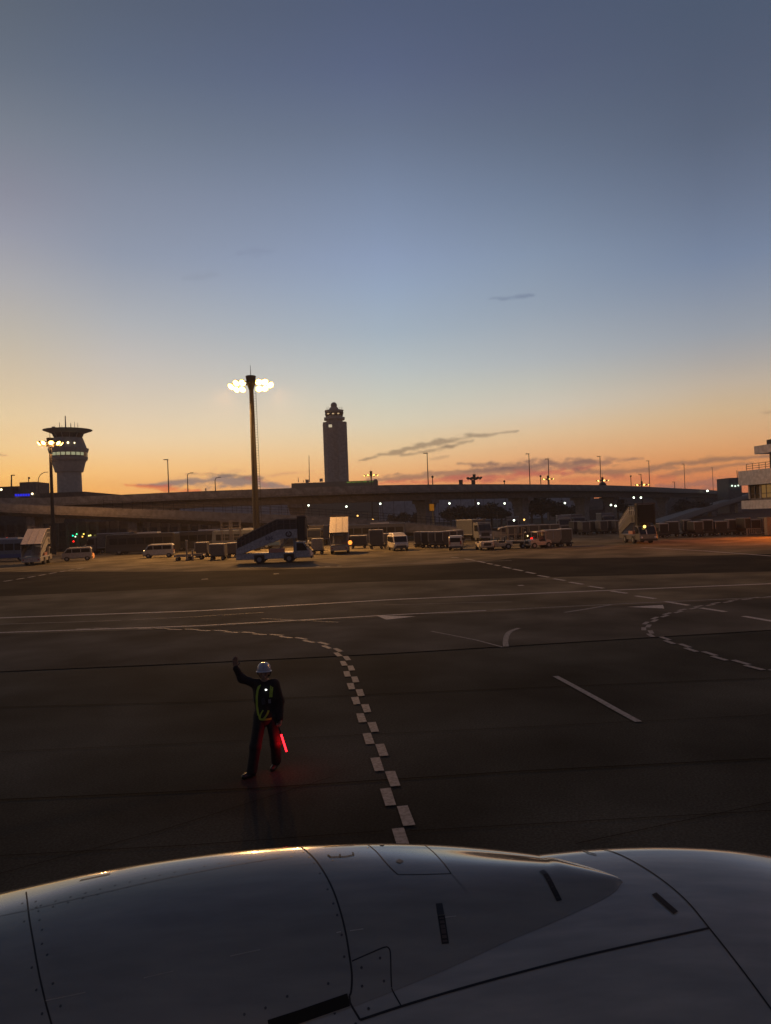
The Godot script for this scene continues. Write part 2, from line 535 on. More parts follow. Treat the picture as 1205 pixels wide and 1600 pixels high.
func make_markings() -> void:
	var block_paint := paint(0.25, 63, 0.72)
	var wp := paint(0.5, 61)
	var dim := paint(0.24, 62)
	var seam := asphalt(Color(0.02, 0.018, 0.016), 21, 1.0)
	# two long edge lines of the taxiway
	along(gps([-400, 979.5, 0, 966, 310, 955, 620, 937, 900, 925, 1205, 912.5, 1500, 899]), 0.28, 0.018, apron, "painted_line", wp)
	along(gps([-400, 1004, 0, 989, 310, 978.5, 620, 961, 760, 954.5]), 0.2, 0.018, apron, "painted_line", wp)
	along(gps([770, 954, 900, 947.5, 1060, 940, 1205, 933.5, 1500, 918]), 0.15, 0.018, apron, "painted_line", dim)
	along(gps([0, 976, 95, 973, 190, 970]), 0.12, 0.018, apron, "painted_line", dim)
	along(gps([205, 969, 300, 964.5, 412, 957.5]), 0.1, 0.018, apron, "painted_line", dim)
	along(gps([410, 967, 470, 970, 530, 973]), 0.1, 0.018, apron, "painted_line", dim)
	along(gps([600, 946, 720, 942.5, 800, 941]), 0.1, 0.018, apron, "painted_line", dim)
	along(gps([882, 957.5, 915, 952.5, 955, 945.5]), 0.16, 0.018, apron, "painted_line", dim)
	# checked guide line that bends towards the engine
	var path := gps([120, 983, 215, 982.5, 300, 984.5, 380, 989, 440, 994.5, 488, 1003, 513, 1011, 530, 1021, 540, 1034, 546, 1050, 552, 1068, 559, 1088, 568, 1113, 579, 1144, 592.5, 1182, 609, 1229, 629, 1288, 648, 1345, 672, 1420])
	var sp := spaced(path, 0.69)
	for i in sp.size() - 1:
		var p: Vector3 = sp[i][0]
		var d: Vector3 = sp[i][1]
		var side := Vector3(-d.z, 0, d.x)
		var c: Vector3 = p + d * 0.345 + side * (0.08 if i % 2 == 0 else -0.08)
		var b := MB.new()
		var t := rng.randf_range(-0.012, 0.012)
		b.quad(c + d * 0.32 + side * (0.077 + t), c + d * 0.32 - side * 0.077, c - d * 0.32 - side * (0.077 - t), c - d * 0.32 + side * 0.077)
		var o := part(apron, "painted_block", b, block_paint)
		o.position.y = 0.017
	# the other checked line, a loop at the right
	var path2 := gps([1205, 932, 1150, 938.5, 1090, 949, 1045, 960, 1020, 970, 1010, 979, 1016, 990, 1040, 1000, 1085, 1016, 1150, 1035, 1205, 1049, 1290, 1071, 1400, 1098])
	sp = spaced(path2, 0.62)
	for i in sp.size() - 1:
		var p: Vector3 = sp[i][0]
		var d: Vector3 = sp[i][1]
		var side := Vector3(-d.z, 0, d.x)
		var c: Vector3 = p + d * 0.31 + side * (0.078 if i % 2 else -0.078)
		var b := MB.new()
		b.quad(c + d * 0.3 + side * 0.075, c + d * 0.3 - side * 0.075, c - d * 0.3 - side * 0.075, c - d * 0.3 + side * 0.075)
		var o := part(apron, "painted_block", b, block_paint)
		o.position.y = 0.017
	# broken line running away across the taxiway: ends of each dash
	for q in [[705, 871, 717, 872], [726, 873.5, 743, 876], [746, 877, 758, 879.5], [761, 880.5, 770, 882], [773, 883, 781, 884.2], [786, 886, 798, 888.5], [802, 889.5, 817, 892.3], [822, 894, 836, 896.7], [841, 899.5, 858, 902.3], [865, 904.6, 883, 907.5], [890, 910, 911, 913.4], [920, 916.3, 943, 919.7], [955, 924, 980, 927.6], [993, 931.5, 1024, 936], [1040, 940.5, 1076, 946.5], [1095, 950.5, 1134, 956.5], [1162, 963.5, 1208, 971.5], [1240, 978, 1290, 986]]:
		along([gp(q[0], q[1]), gp(q[2], q[3])], 0.24, 0.019, apron, "painted_dash", wp)
	for q in [[-14, 912, -3, 910.3], [6, 908.8, 19, 906.7], [26, 905.6, 38, 903.6], [44, 902.6, 55, 900.6], [61, 899.6, 71, 897.7], [77, 896.7, 88, 894.8], [94, 893.8, 103, 892.2], [106, 891.6, 116, 889.9], [120, 889.2, 130, 887.6]]:
		along([gp(q[0], q[1]), gp(q[2], q[3])], 0.24, 0.019, apron, "painted_dash", wp)
	# arrow heads
	sheet(apron, "painted_arrow", [gp(588, 962.5), gp(650, 963.8), gp(604, 969)], 0.019, wp)
	sheet(apron, "painted_arrow", [gp(980, 949), gp(1036, 945.8), gp(1038, 951.5)], 0.019, wp)
	# odd lines on the apron
	along(gps([674, 987, 700, 992, 745, 1001, 786, 1012]), 0.09, 0.018, apron, "painted_line", dim)
	along(spaced_points([791, 1011, 790, 1003, 793, 992, 800, 986, 812, 982]), 0.17, 0.019, apron, "painted_line", dim)
	along(gps([868, 1057.5, 895, 1072, 935, 1094, 965, 1111, 998, 1129]), 0.14, 0.018, apron, "painted_line", block_paint)
	along(gps([1003, 855.5, 1100, 861, 1205, 869, 1330, 878]), 0.3, 0.018, apron, "painted_line", wp)
	along(gps([905, 853, 960, 854.5]), 0.3, 0.018, apron, "painted_line", dim)
	along(gps([560, 884.5, 640, 881, 720, 878.5, 800, 876]), 0.25, 0.018, apron, "painted_line", dim)
	along(gps([372, 888.5, 440, 886, 500, 882]), 0.3, 0.018, apron, "painted_line", dim)
	for q in [[494, 886, 500, 885.6], [508, 885.6, 516, 885.2], [527, 885.2, 534, 884.8], [428, 897, 436, 896.7], [315, 905.5, 325, 905], [735, 932, 760, 931], [810, 915.5, 818, 915]]:
		along([gp(q[0], q[1]), gp(q[2], q[3])], 0.35, 0.0195, apron, "painted_dash", wp)
	# expansion joints in the paving
	for q in [[-300, 1070, 0, 1050, 300, 1037, 620, 1021, 1205, 985], [-300, 1132, 0, 1106, 300, 1098, 620, 1084, 1205, 1060], [-300, 1275, 0, 1251, 400, 1233, 800, 1207, 1205, 1186, 1500, 1166]]:
		along(gps(q), 0.03, 0.0165, apron, "tar_seam", seam)
	for q in [[-200, 1420, 250, 1300, 520, 1215], [900, 1320, 1205, 1255]]:
		along(gps(q), 0.012, 0.0165, apron, "tar_seam", seam)

	for q in [[-200, 1185, 300, 1162, 800, 1138, 1400, 1108], [-200, 1350, 300, 1322, 600, 1300], [640, 1300, 1205, 1268], [-300, 1002, 300, 988, 900, 962, 1500, 934]]:
		along(gps(q), 0.014, 0.0165, apron, "tar_seam", seam)

func spaced_points(a: Array) -> Array:
	var o: Array = []
	for k in spaced(gps(a), 0.25): o.append(k[0])
	return o

# ---------------------------------------------------------------- elevated roads
# a section of (distance back from the near edge, height against the edge) swept along the top of the near parapet
func sweep(pts: Array, section: PackedVector2Array) -> MB:
	var b := MB.new()
	var k := section.size()
	var rings: Array = []
	for i in pts.size():
		var d: Vector3 = pts[mini(i + 1, pts.size() - 1)] - pts[maxi(i - 1, 0)]
		d.y = 0
		d = d.normalized()
		var back := Vector3(d.z, 0, -d.x)
		var ring: Array[Vector3] = []
		for q in section: ring.append(pts[i] + back * q.x + Vector3.UP * q.y)
		rings.append(ring)
	for i in rings.size() - 1:
		for j in k:
			var a: Array = rings[i]
			var c: Array = rings[i + 1]
			b.quad(a[j], a[(j + 1) % k], c[(j + 1) % k], c[j])
	return b

func smooth_path(a: Array, n: int) -> Array:
	var raw: Array = []
	for q in a: raw.append(pz(q[0], q[1], q[2]))
	var out: Array = []
	for i in raw.size() - 1:
		for k in n:
			out.append((raw[i] as Vector3).cubic_interpolate(raw[i + 1], raw[maxi(i - 1, 0)], raw[mini(i + 2, raw.size() - 1)], k / float(n)))
	out.append(raw[-1])
	return out

var flyover_path: Array
func on_flyover(px: float) -> Vector3:
	# where the top of the near parapet shows in that column
	var best: Vector3 = flyover_path[0]
	var off := 1e9
	for p in flyover_path:
		var q: Vector3 = cam_basis.inverse() * (p - EYE)
		var x := CX + q.x / -q.z * F
		if absf(x - px) < off:
			off = absf(x - px); best = p
	return best

func make_roads() -> void:
	var conc := mat(Color(0.38, 0.35, 0.3), 0.9, 0.0, 0.3, 9.0)
	var conc2 := mat(Color(0.32, 0.29, 0.25), 0.9, 0.0, 0.3, 7.0)
	var tarmac := asphalt(Color(0.05, 0.05, 0.05), 71, 0.9)
	var f := thing("elevated_road", "long concrete elevated road curving across the whole view", "elevated road")
	flyover_path = smooth_path([[-420, 779, 165], [-150, 778.5, 156], [40, 778, 152], [130, 775.5, 150], [300, 768, 150], [460, 762.5, 150], [600, 758, 151], [750, 756.5, 169], [860, 757, 190], [940, 758, 207], [1000, 760, 236], [1060, 763, 275], [1100, 765, 325], [1160, 769.5, 430], [1260, 776, 640]], 14)
	part(f, "parapet", sweep(flyover_path, P([0, 0, 0.25, 0, 0.25, -1.3, 0, -1.3])), conc)
	part(f, "parapet", sweep(flyover_path, P([10.3, 0, 10.55, 0, 10.55, -1.3, 10.3, -1.3])), conc)
	part(f, "deck", sweep(flyover_path, P([0.06, -1.303, 10.5, -1.303, 10.5, -1.7, 7.6, -2.0, 7.2, -3.3, 3.3, -3.3, 2.9, -2.0, 0.06, -1.7])), conc2)
	part(f, "carriageway", sweep(flyover_path, P([0.26, -1.2, 10.29, -1.2, 10.29, -1.29, 0.26, -1.29])), tarmac)
	for px in [60, 250, 455, 686, 838, 936, 978, 1055, 1112]:
		var p := on_flyover(px)
		var i := flyover_path.find(p)
		var d: Vector3 = flyover_path[mini(i + 1, flyover_path.size() - 1)] - flyover_path[maxi(i - 1, 0)]
		var turn := Basis(Vector3.UP, atan2(-d.z, d.x))
		var b := MB.new()
		b.xf = Transform3D(turn, Vector3(p.x, 0, p.z) + turn * Vector3(0, 0, -5.25))
		var top := p.y - 3.302
		b.lathe(P([2.0, -0.02, 2.0, top - 2.4, 2.9, top]), 4, Vector3.ZERO, PI / 4)
		b.box(Vector3(0, top - 0.4, 0), Vector3(2.4, 0.78, 6.4))
		part(f, "pier", b, conc2)
	# ramp that comes down in front of it from the left
	var r := thing("ramp_road", "lower concrete ramp sloping down to the right beneath the elevated road", "ramp")
	var rp := smooth_path([[-420, 772, 150], [-150, 781, 139], [0, 787.5, 133], [107, 792, 130], [300, 799.5, 126], [480, 807, 124], [600, 815, 122], [700, 823, 120], [760, 828.5, 119], [800, 833, 118.5]], 12)
	part(r, "parapet", sweep(rp, P([0, 0, 0.25, 0, 0.25, -1.1, 0, -1.1])), conc)
	part(r, "parapet", sweep(rp, P([8.2, 0, 8.45, 0, 8.45, -1.1, 8.2, -1.1])), conc)
	part(r, "deck", sweep(rp, P([0.05, -1.103, 8.4, -1.103, 8.4, -1.5, 6.8, -2.2, 1.6, -2.2, 0.05, -1.5])), conc2)
	for px in [40, 190, 330, 470, 560]:
		var best: Vector3 = rp[0]
		for p in rp:
			var q: Vector3 = cam_basis.inverse() * (p - EYE)
			var b0: Vector3 = cam_basis.inverse() * (best - EYE)
			if absf(CX + q.x / -q.z * F - px) < absf(CX + b0.x / -b0.z * F - px): best = p
		var b := MB.new()
		b.box(Vector3(best.x, (best.y - 2.2) / 2 - 0.005, best.z - 4.2), Vector3(1.6, best.y - 2.2, 3.2))
		part(r, "pier", b, conc2)
	# rail on the ramp
	var rail := thing("ramp_railing", "dark steel railing standing along the far side of the lower ramp", "railing")
	var steel := mat(Color(0.05, 0.05, 0.05), 0.5, 0.6)
	var bar := MB.new()
	for i in range(38, 92):
		var p: Vector3 = rp[i] + Vector3(0, 0, -8.33)
		var q: Vector3 = rp[i + 1] + Vector3(0, 0, -8.33)
		for h in [0.5, 1.0, 1.5]: bar.tube(p + Vector3.UP * h, q + Vector3.UP * h, 0.04, -1, 5, false)
		var post := MB.new()
		post.tube(p, p + Vector3.UP * 1.55, 0.05, -1, 5)
		part(rail, "post", post, steel)
	part(rail, "rail", bar, steel)
	# ramp at the right that comes down from the elevated road
	var g := thing("slip_road", "pale concrete slip road rising to the right beside the white terminal", "ramp")
	var gpth := smooth_path([[1030, 817, 165], [1062, 806, 190], [1105, 792, 235], [1155, 777, 300], [1230, 757, 400]], 10)
	part(g, "parapet", sweep(gpth, P([0, 0, 0.3, 0, 0.3, -1.2, 0, -1.2])), mat(Color(0.3, 0.29, 0.26), 0.85, 0.0, 0.3, 6.0))
	part(g, "deck", sweep(gpth, P([0.05, -1.203, 8, -1.203, 8, -1.6, 6.6, -2.4, 1.4, -2.4, 0.05, -1.6])), conc2)
	for i in [12, 22, 30]:
		var p: Vector3 = gpth[i]
		var b := MB.new()
		b.box(Vector3(p.x + 1.5, (p.y - 2.4) / 2 - 0.005, p.z - 4), Vector3(1.8, p.y - 2.4, 2.6))
		part(g, "pier", b, conc2)

# ---------------------------------------------------------------- buildings far behind
func block(o: Node3D, called: String, px0: float, px1: float, top_px: float, top_py: float, z: float, depth: float, mt: Material) -> Array:
	var a := gd(px0, z)
	var c := gd(px1, z)
	var h := pz(top_px, top_py, z).y
	var b := MB.new()
	b.box(Vector3((a.x + c.x) / 2, h / 2 - 0.01, -z - depth / 2), Vector3(c.x - a.x, h, depth))
	part(o, called, b, mt)
	return [a.x, c.x, h]

func make_far_buildings() -> void:
	var dark := mat(Color(0.1, 0.095, 0.09), 0.9, 0.0, 0.3, 6.0)
	var grey := mat(Color(0.16, 0.155, 0.15), 0.9, 0.0, 0.3, 6.0)
	# terminal block at the left with a blue sign
	var t := thing("terminal_block", "dark flat roofed terminal block with a blue lit sign below its roof box", "building")
	var e := block(t, "wall", -260, 135, 80, 770, 192, 30, dark)
	block(t, "upper_storey", -260, 33, 15, 760, 200, 14, dark)
	block(t, "roof_box", 34, 59, 46, 753, 194, 8, grey)
	for q in [[25, 769.5], [29, 769.5], [33, 769.4], [37, 769.3], [41, 769.2], [45, 769.1]]:
		var p := pz(q[0], q[1] + 4.2, 191.8)
		var b := MB.new()
		b.box(p, Vector3(0.5, 0.62, 0.12))
		part(t, "sign_letter", b, glow(Color(0.16, 0.2, 1.0), 0.75))
	for q in [[50.5, 771.5], [25.5, 780], [2, 765]]:
		var b := MB.new()
		b.ball(pz(q[0], q[1], 191.6), Vector3.ONE * 0.28, 8, 6)
		part(t, "wall_lamp", b, glow(Color(1, 0.9, 0.7), 4.0))
	var ant := MB.new()
	ant.tube(pz(18, 770, 199), pz(18, 742, 199), 0.22, 0.16, 6)
	ant.box(pz(20.5, 742.5, 199), Vector3(1.0, 0.24, 0.3))
	part(t, "antenna", ant, dark)
	ant = MB.new()
	ant.tube(pz(45, 754, 196), pz(45, 745, 196), 0.1, -1, 6)
	ant.box(pz(45.5, 747, 196), Vector3(0.5, 0.5, 0.2))
	part(t, "antenna", ant, dark)
	# long cargo building under the ramp, with pilasters
	var c := thing("cargo_building", "long low brown cargo building with pilasters beneath the lower ramp", "building")
	e = block(c, "wall", -420, 432, 150, 815, 148, 12, mat(Color(0.1, 0.085, 0.075), 0.9, 0.0, 0.3, 5.0))
	var pil := mat(Color(0.17, 0.15, 0.13), 0.9, 0.0, 0.3, 5.0)
	var win := glass_dark()
	var x: float = e[0]
	while x < e[1] - 1.5:
		var b := MB.new()
		b.box(Vector3(x + 0.3, e[2] / 2 - 0.01, -147.85), Vector3(0.55, e[2] - 0.02, 0.3))
		part(c, "pilaster", b, pil)
		b = MB.new()
		b.box(Vector3(x + 1.35, 3.0, -147.97), Vector3(1.2, 1.5, 0.06))
		part(c, "window", b, win)
		x += 2.1
	# small lights on its front
	for q in [[114, 837, 0, 1.0, 0.75], [118, 838.5, 0.9, 1.0, 0.8], [120, 834.5, 0.3, 1.0, 0.6], [131, 834.5, 1, 0.85, 0.35], [129, 838.5, 1, 0.7, 0.3], [139, 837, 1, 0.95, 0.5], [141.5, 836.5, 1, 0.95, 0.5], [11, 841, 1, 0.08, 0.06], [38.5, 841.8, 1, 0.95, 0.8], [115, 846, 1, 0.1, 0.08], [144.5, 848, 0.9, 1, 0.4], [148.5, 849, 0.9, 1, 0.6]]:
		var b := MB.new()
		b.ball(pz(q[0], q[1], 146.5 if q[1] < 844 else 120.0), Vector3.ONE * 0.15, 8, 6)
		part(c, "wall_lamp", b, glow(Color(q[2], q[3], q[4]), 2.5))
	# the long pale hangar seen between the roads
	var h := thing("hangar", "long pale blue grey hangar seen between the elevated road and the ramp", "building")
	var hm := mat(Color(0.46, 0.5, 0.55), 0.8, 0.0, 0.2, 20.0)
	e = block(h, "wall", 205, 905, 350, 790.5, 420, 60, hm)
	for k in 40:
		var b := MB.new()
		b.box(Vector3(lerpf(e[0], e[1], (k + 0.5) / 40.0), e[2] / 2 - 0.02, -419.9), Vector3(0.25, e[2] - 0.3, 0.3))
		part(h, "wall_rib", b, grey)
	for k in [[262, 790.2], [276, 790], [300, 789.8], [330, 789.4], [345, 789.2], [352, 789], [372, 788.4]]:
		var b := MB.new()
		b.box(pz(k[0], k[1] - 0.8, 425), Vector3(2.2, 2.0, 2.2))
		part(h, "roof_vent", b, dark)
	# dark block behind the trees at the right
	var d := thing("depot_building", "low dark depot with red brown roof edge behind the parked trucks", "building")
	block(d, "wall", 872, 962, 915, 797, 300, 20, mat(Color(0.12, 0.08, 0.07), 0.9, 0.0, 0.3, 5.0))
	block(d, "roof_box", 905, 935, 920, 792, 303, 10, grey)
	var w := thing("warehouse", "low grey warehouse beneath the right end of the elevated road", "building")
	block(w, "wall", 985, 1075, 1030, 797, 330, 25, grey)
	block(w, "annexe", 1075, 1165, 1110, 803, 300, 20, dark)
	var fw := thing("far_shed", "long dark far shed closing the view beneath the road's right end", "building")
	block(fw, "wall", 906, 1330, 1000, 777, 430, 40, dark)
	block(fw, "roof_edge", 905, 1331, 1000, 776, 429, 42, grey)
	var sq := thing("plant_tower", "square black plant room rising above the road end beside the terminal", "building")
	block(sq, "wall", 1141, 1160, 1150, 747, 310, 10, dark)
	block(sq, "roof_edge", 1140.3, 1160.7, 1150, 746.4, 309.6, 10.8, grey)
	for q in [[1144, 759], [1149, 759.5], [1154, 758.5]]:
		var b := MB.new()
		b.ball(pz(q[0], q[1], 309.3), Vector3.ONE * 0.35, 8, 6)
		part(sq, "wall_lamp", b, glow(Color(0.9, 1, 0.9), 2.0))
	var an := MB.new()
	an.tube(pz(1152.5, 747, 312), pz(1151.5, 735, 312), 0.15, -1, 6)
	part(sq, "antenna", an, dark)

# ---------------------------------------------------------------- the two control towers
func make_towers() -> void:
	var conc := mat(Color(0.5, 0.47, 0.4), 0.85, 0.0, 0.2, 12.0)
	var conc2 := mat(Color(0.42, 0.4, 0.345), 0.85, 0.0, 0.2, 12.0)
	var glass := glass_dark()
	# square tower with a ball on top
	var z := 395.0
	var base := gd(529, z)
	var t := thing("control_tower", "tall square dark control tower topped by a round radar ball", "control tower", base, 6.0)
	var m := z / F
	var H := func(py: float) -> float: return pz(528, py, z).y
	var y0: float = H.call(661.0)
	var hw := 18.3 * m
	var shaft := MB.new()
	shaft.xf = Transform3D(Basis(Vector3.RIGHT, -PI / 2), Vector3(0, -0.02, 0))
	shaft.prism(P([-hw + 1.6, -hw, -1.2, -hw, -1.2, -hw + 0.7, 1.2, -hw + 0.7, 1.2, -hw, hw - 1.6, -hw, hw, -hw + 1.6, hw, hw - 1.6, hw - 1.6, hw, -hw + 1.6, hw, -hw, hw - 1.6, -hw, -hw + 1.6]), 0.0, y0)
	part(t, "shaft", shaft, conc2)
	var o := MB.new()
	o.lathe(P([13.6 * m, y0, 13.6 * m, H.call(656.2)]), 8, Vector3.ZERO, PI / 8)
	part(t, "neck", o, conc2)
	o = MB.new()
	o.lathe(P([0, H.call(656.2), 16.6 * m, H.call(656.2), 17.3 * m, H.call(655.5), 17.3 * m, H.call(652.6), 0, H.call(652.4)]), 8, Vector3.ZERO, PI / 8)
	part(t, "gallery", o, conc)
	o = MB.new()
	o.lathe(P([13.4 * m, H.call(652.4), 13.9 * m, H.call(650.2)]), 8, Vector3.ZERO, PI / 8)
	part(t, "cab_base", o, conc2)
	o = MB.new()
	o.lathe(P([13.7 * m, H.call(650.2), 15.0 * m, H.call(645.0)]), 8, Vector3.ZERO, PI / 8)
	part(t, "cab_glazing", o, glass)
	for k in 8:
		var a := TAU * k / 8 + PI / 8
		var d := Vector3(cos(a), 0, -sin(a))
		o = MB.new()
		o.tube(d * 13.8 * m + Vector3.UP * H.call(650.2), d * 15.1 * m + Vector3.UP * H.call(645.0), 0.22, -1, 5)
		part(t, "mullion", o, conc2)
	o = MB.new()
	o.lathe(P([14.6 * m, H.call(645.0), 15.8 * m, H.call(642.4), 15.6 * m, H.call(641.2), 0, H.call(640.8)]), 8, Vector3.ZERO, PI / 8)
	part(t, "cab_roof", o, conc2)
	o = MB.new()
	o.lathe(P([7.4 * m, H.call(640.9), 7.0 * m, H.call(638.0), 5.2 * m, H.call(635.6), 0, H.call(635.6)]), 12)
	part(t, "radar_base", o, conc2)
	o = MB.new()
	o.ball(Vector3(0, H.call(633.2), 0), Vector3.ONE * 5.0 * m, 20, 14)
	part(t, "radar_ball", o, mat(Color(0.2, 0.2, 0.2), 0.6))
	for q in [-11, -8, 9, 12]:
		o = MB.new()
		o.tube(Vector3(q * m, H.call(641.2), 2), Vector3(q * m, H.call(636.5), 2), 0.12, -1, 5)
		part(t, "antenna", o, conc2)
	for q in [[-1.2, 13.0], [1.0, 13.0], [3.4, 12.6]]:
		o = MB.new()
		o.box(Vector3(q[0] * 1.2 - 2.0, H.call(648.0), 13.9 * m + 0.0), Vector3(1.1, 0.6, 0.2))
		part(t, "cab_lamp", o, glow(Color(1, 0.85, 0.65), 0.6))
	o = MB.new()
	o.box(Vector3(-2.6, H.call(667.5), hw + 0.05), Vector3(1.8, 1.5, 0.12))
	part(t, "lit_window", o, glow(Color(1, 0.93, 0.78), 0.55))
	# building at its foot
	var f := thing("tower_base_building", "flat office block with pale lit windows at the foot of the square tower", "building")
	var e := block(f, "wall", 459, 592, 525, 754.2, 380, 10, conc2)
	block(f, "roof_edge", 458, 593, 525, 752.6, 379.4, 11, mat(Color(0.14, 0.15, 0.12), 0.9))
	for q in [471, 475, 480, 485.5, 493, 496, 508, 522, 531, 533]:
		var p := pz(q, 758.6 - (q - 470) * 0.038, 379.9)
		o = MB.new()
		o.box(p, Vector3(0.9, 1.1, 0.1))
		part(f, "lit_window", o, glow(Color(0.85, 1.0, 0.8), 0.75))
	for q in [545, 553, 561, 570, 580]:
		o = MB.new()
		o.box(pz(q, 753.6 - (q - 545) * 0.03, 379.2), Vector3(2.2, 0.35, 0.3))
		part(f, "lit_window", o, glow(Color(0.6, 0.8, 0.35), 0.35))
	for q in [[483, 711.5], [466, 745], [478, 748], [474, 750]]:
		o = MB.new()
		o.tube(pz(q[0] + 0.5, 753.5, 383), pz(q[0], q[1], 383), 0.28 if q[1] < 720 else 0.2, 0.14, 6)
		part(f, "antenna", o, conc2)
	for q in [[480, 751.8], [502, 750.2], [587, 751.0]]:
		o = MB.new()
		o.box(pz(q[0], q[1], 384), Vector3(1.6, 1.6, 1.6))
		part(f, "roof_unit", o, conc2)
	# round tower at the left
	z = 300.0
	m = z / F
	base = gd(112, z)
	t = thing("round_control_tower", "squat round control tower with a wide flat roof and a lit window band", "control tower", base)
	var G := func(py: float) -> float: return pz(111, py, z).y
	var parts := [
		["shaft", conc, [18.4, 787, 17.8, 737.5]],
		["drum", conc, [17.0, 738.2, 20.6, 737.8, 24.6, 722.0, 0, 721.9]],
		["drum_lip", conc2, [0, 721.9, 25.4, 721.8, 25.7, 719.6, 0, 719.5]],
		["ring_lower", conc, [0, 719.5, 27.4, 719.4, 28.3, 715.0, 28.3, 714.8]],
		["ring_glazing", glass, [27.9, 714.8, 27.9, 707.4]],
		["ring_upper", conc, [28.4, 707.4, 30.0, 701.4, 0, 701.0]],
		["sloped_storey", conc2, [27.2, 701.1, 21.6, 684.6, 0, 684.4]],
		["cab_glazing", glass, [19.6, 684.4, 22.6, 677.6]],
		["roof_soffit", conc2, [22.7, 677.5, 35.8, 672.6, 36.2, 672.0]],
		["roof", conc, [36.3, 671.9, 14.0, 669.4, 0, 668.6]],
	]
	for q in parts:
		var pr := PackedVector2Array()
		for i in range(0, q[2].size(), 2): pr.append(Vector2(q[2][i] * m, G.call(float(q[2][i + 1]))))
		o = MB.new()
		o.lathe(pr, 24, Vector3.ZERO, 0.0, q[0] == "shaft" or q[0] == "radar")
		part(t, q[0], o, q[1])
	for k in 24:
		var a := TAU * (k + 0.5) / 24
		if sin(a) > -0.15: continue
		var d := Vector3(cos(a), 0, -sin(a))
		o = MB.new()
		o.xf = Transform3D(Basis(Vector3.UP, a + PI / 2), d * 27.72 * m + Vector3.UP * G.call(710.6))
		o.box(Vector3.ZERO, Vector3(1.55, 1.25, 0.1))
		part(t, "lit_window", o, glow(Color(0.95, 0.95, 0.75), 0.36))
	for k in 12:
		var a := TAU * k / 12
		var d := Vector3(cos(a), 0, -sin(a))
		o = MB.new()
		o.tube(d * 19.8 * m + Vector3.UP * G.call(684.4), d * 22.8 * m + Vector3.UP * G.call(677.6), 0.14, -1, 5)
		part(t, "mullion", o, conc2)
		if k in [7, 8, 9]:
			o = MB.new()
			o.box(d * 20.6 * m + Vector3.UP * G.call(679.6), Vector3(0.8, 0.35, 0.3))
			part(t, "cab_lamp", o, glow(Color(1, 0.85, 0.6), 0.5))
	o = MB.new()
	o.box(Vector3(-25.5 * m, G.call(691.0), 0), Vector3(9 * m, 15 * m, 10 * m))
	part(t, "stair_box", o, conc2)
	for q in [[9.8, 694.2, 0.42], [17.6, 694.3, 0.28]]:
		o = MB.new()
		var a := acos(q[0] / 25.0)
		o.ball(Vector3(q[0] * m, G.call(q[1]), sin(a) * 25.2 * m), Vector3.ONE * q[2], 8, 6)
		part(t, "wall_lamp", o, glow(Color(1, 0.92, 0.7), 4.0))
	for q in [[-3.2, 649.5, 0.3], [-12.5, 659.5, 0.16], [5.0, 661, 0.2], [11, 659.5, 0.12], [16, 661, 0.12], [-9, 664, 0.1]]:
		o = MB.new()
		o.tube(Vector3(q[0] * m, G.call(671.0), 0), Vector3(q[0] * m, G.call(q[1]), 0), q[2], q[2] * 0.6, 6)
		part(t, "antenna", o, conc2)
	o = MB.new()
	o.box(Vector3(-22.0 * m, G.call(668.6), 0), Vector3(4.4 * m, 6.0 * m, 3 * m))
	part(t, "roof_unit", o, conc2)

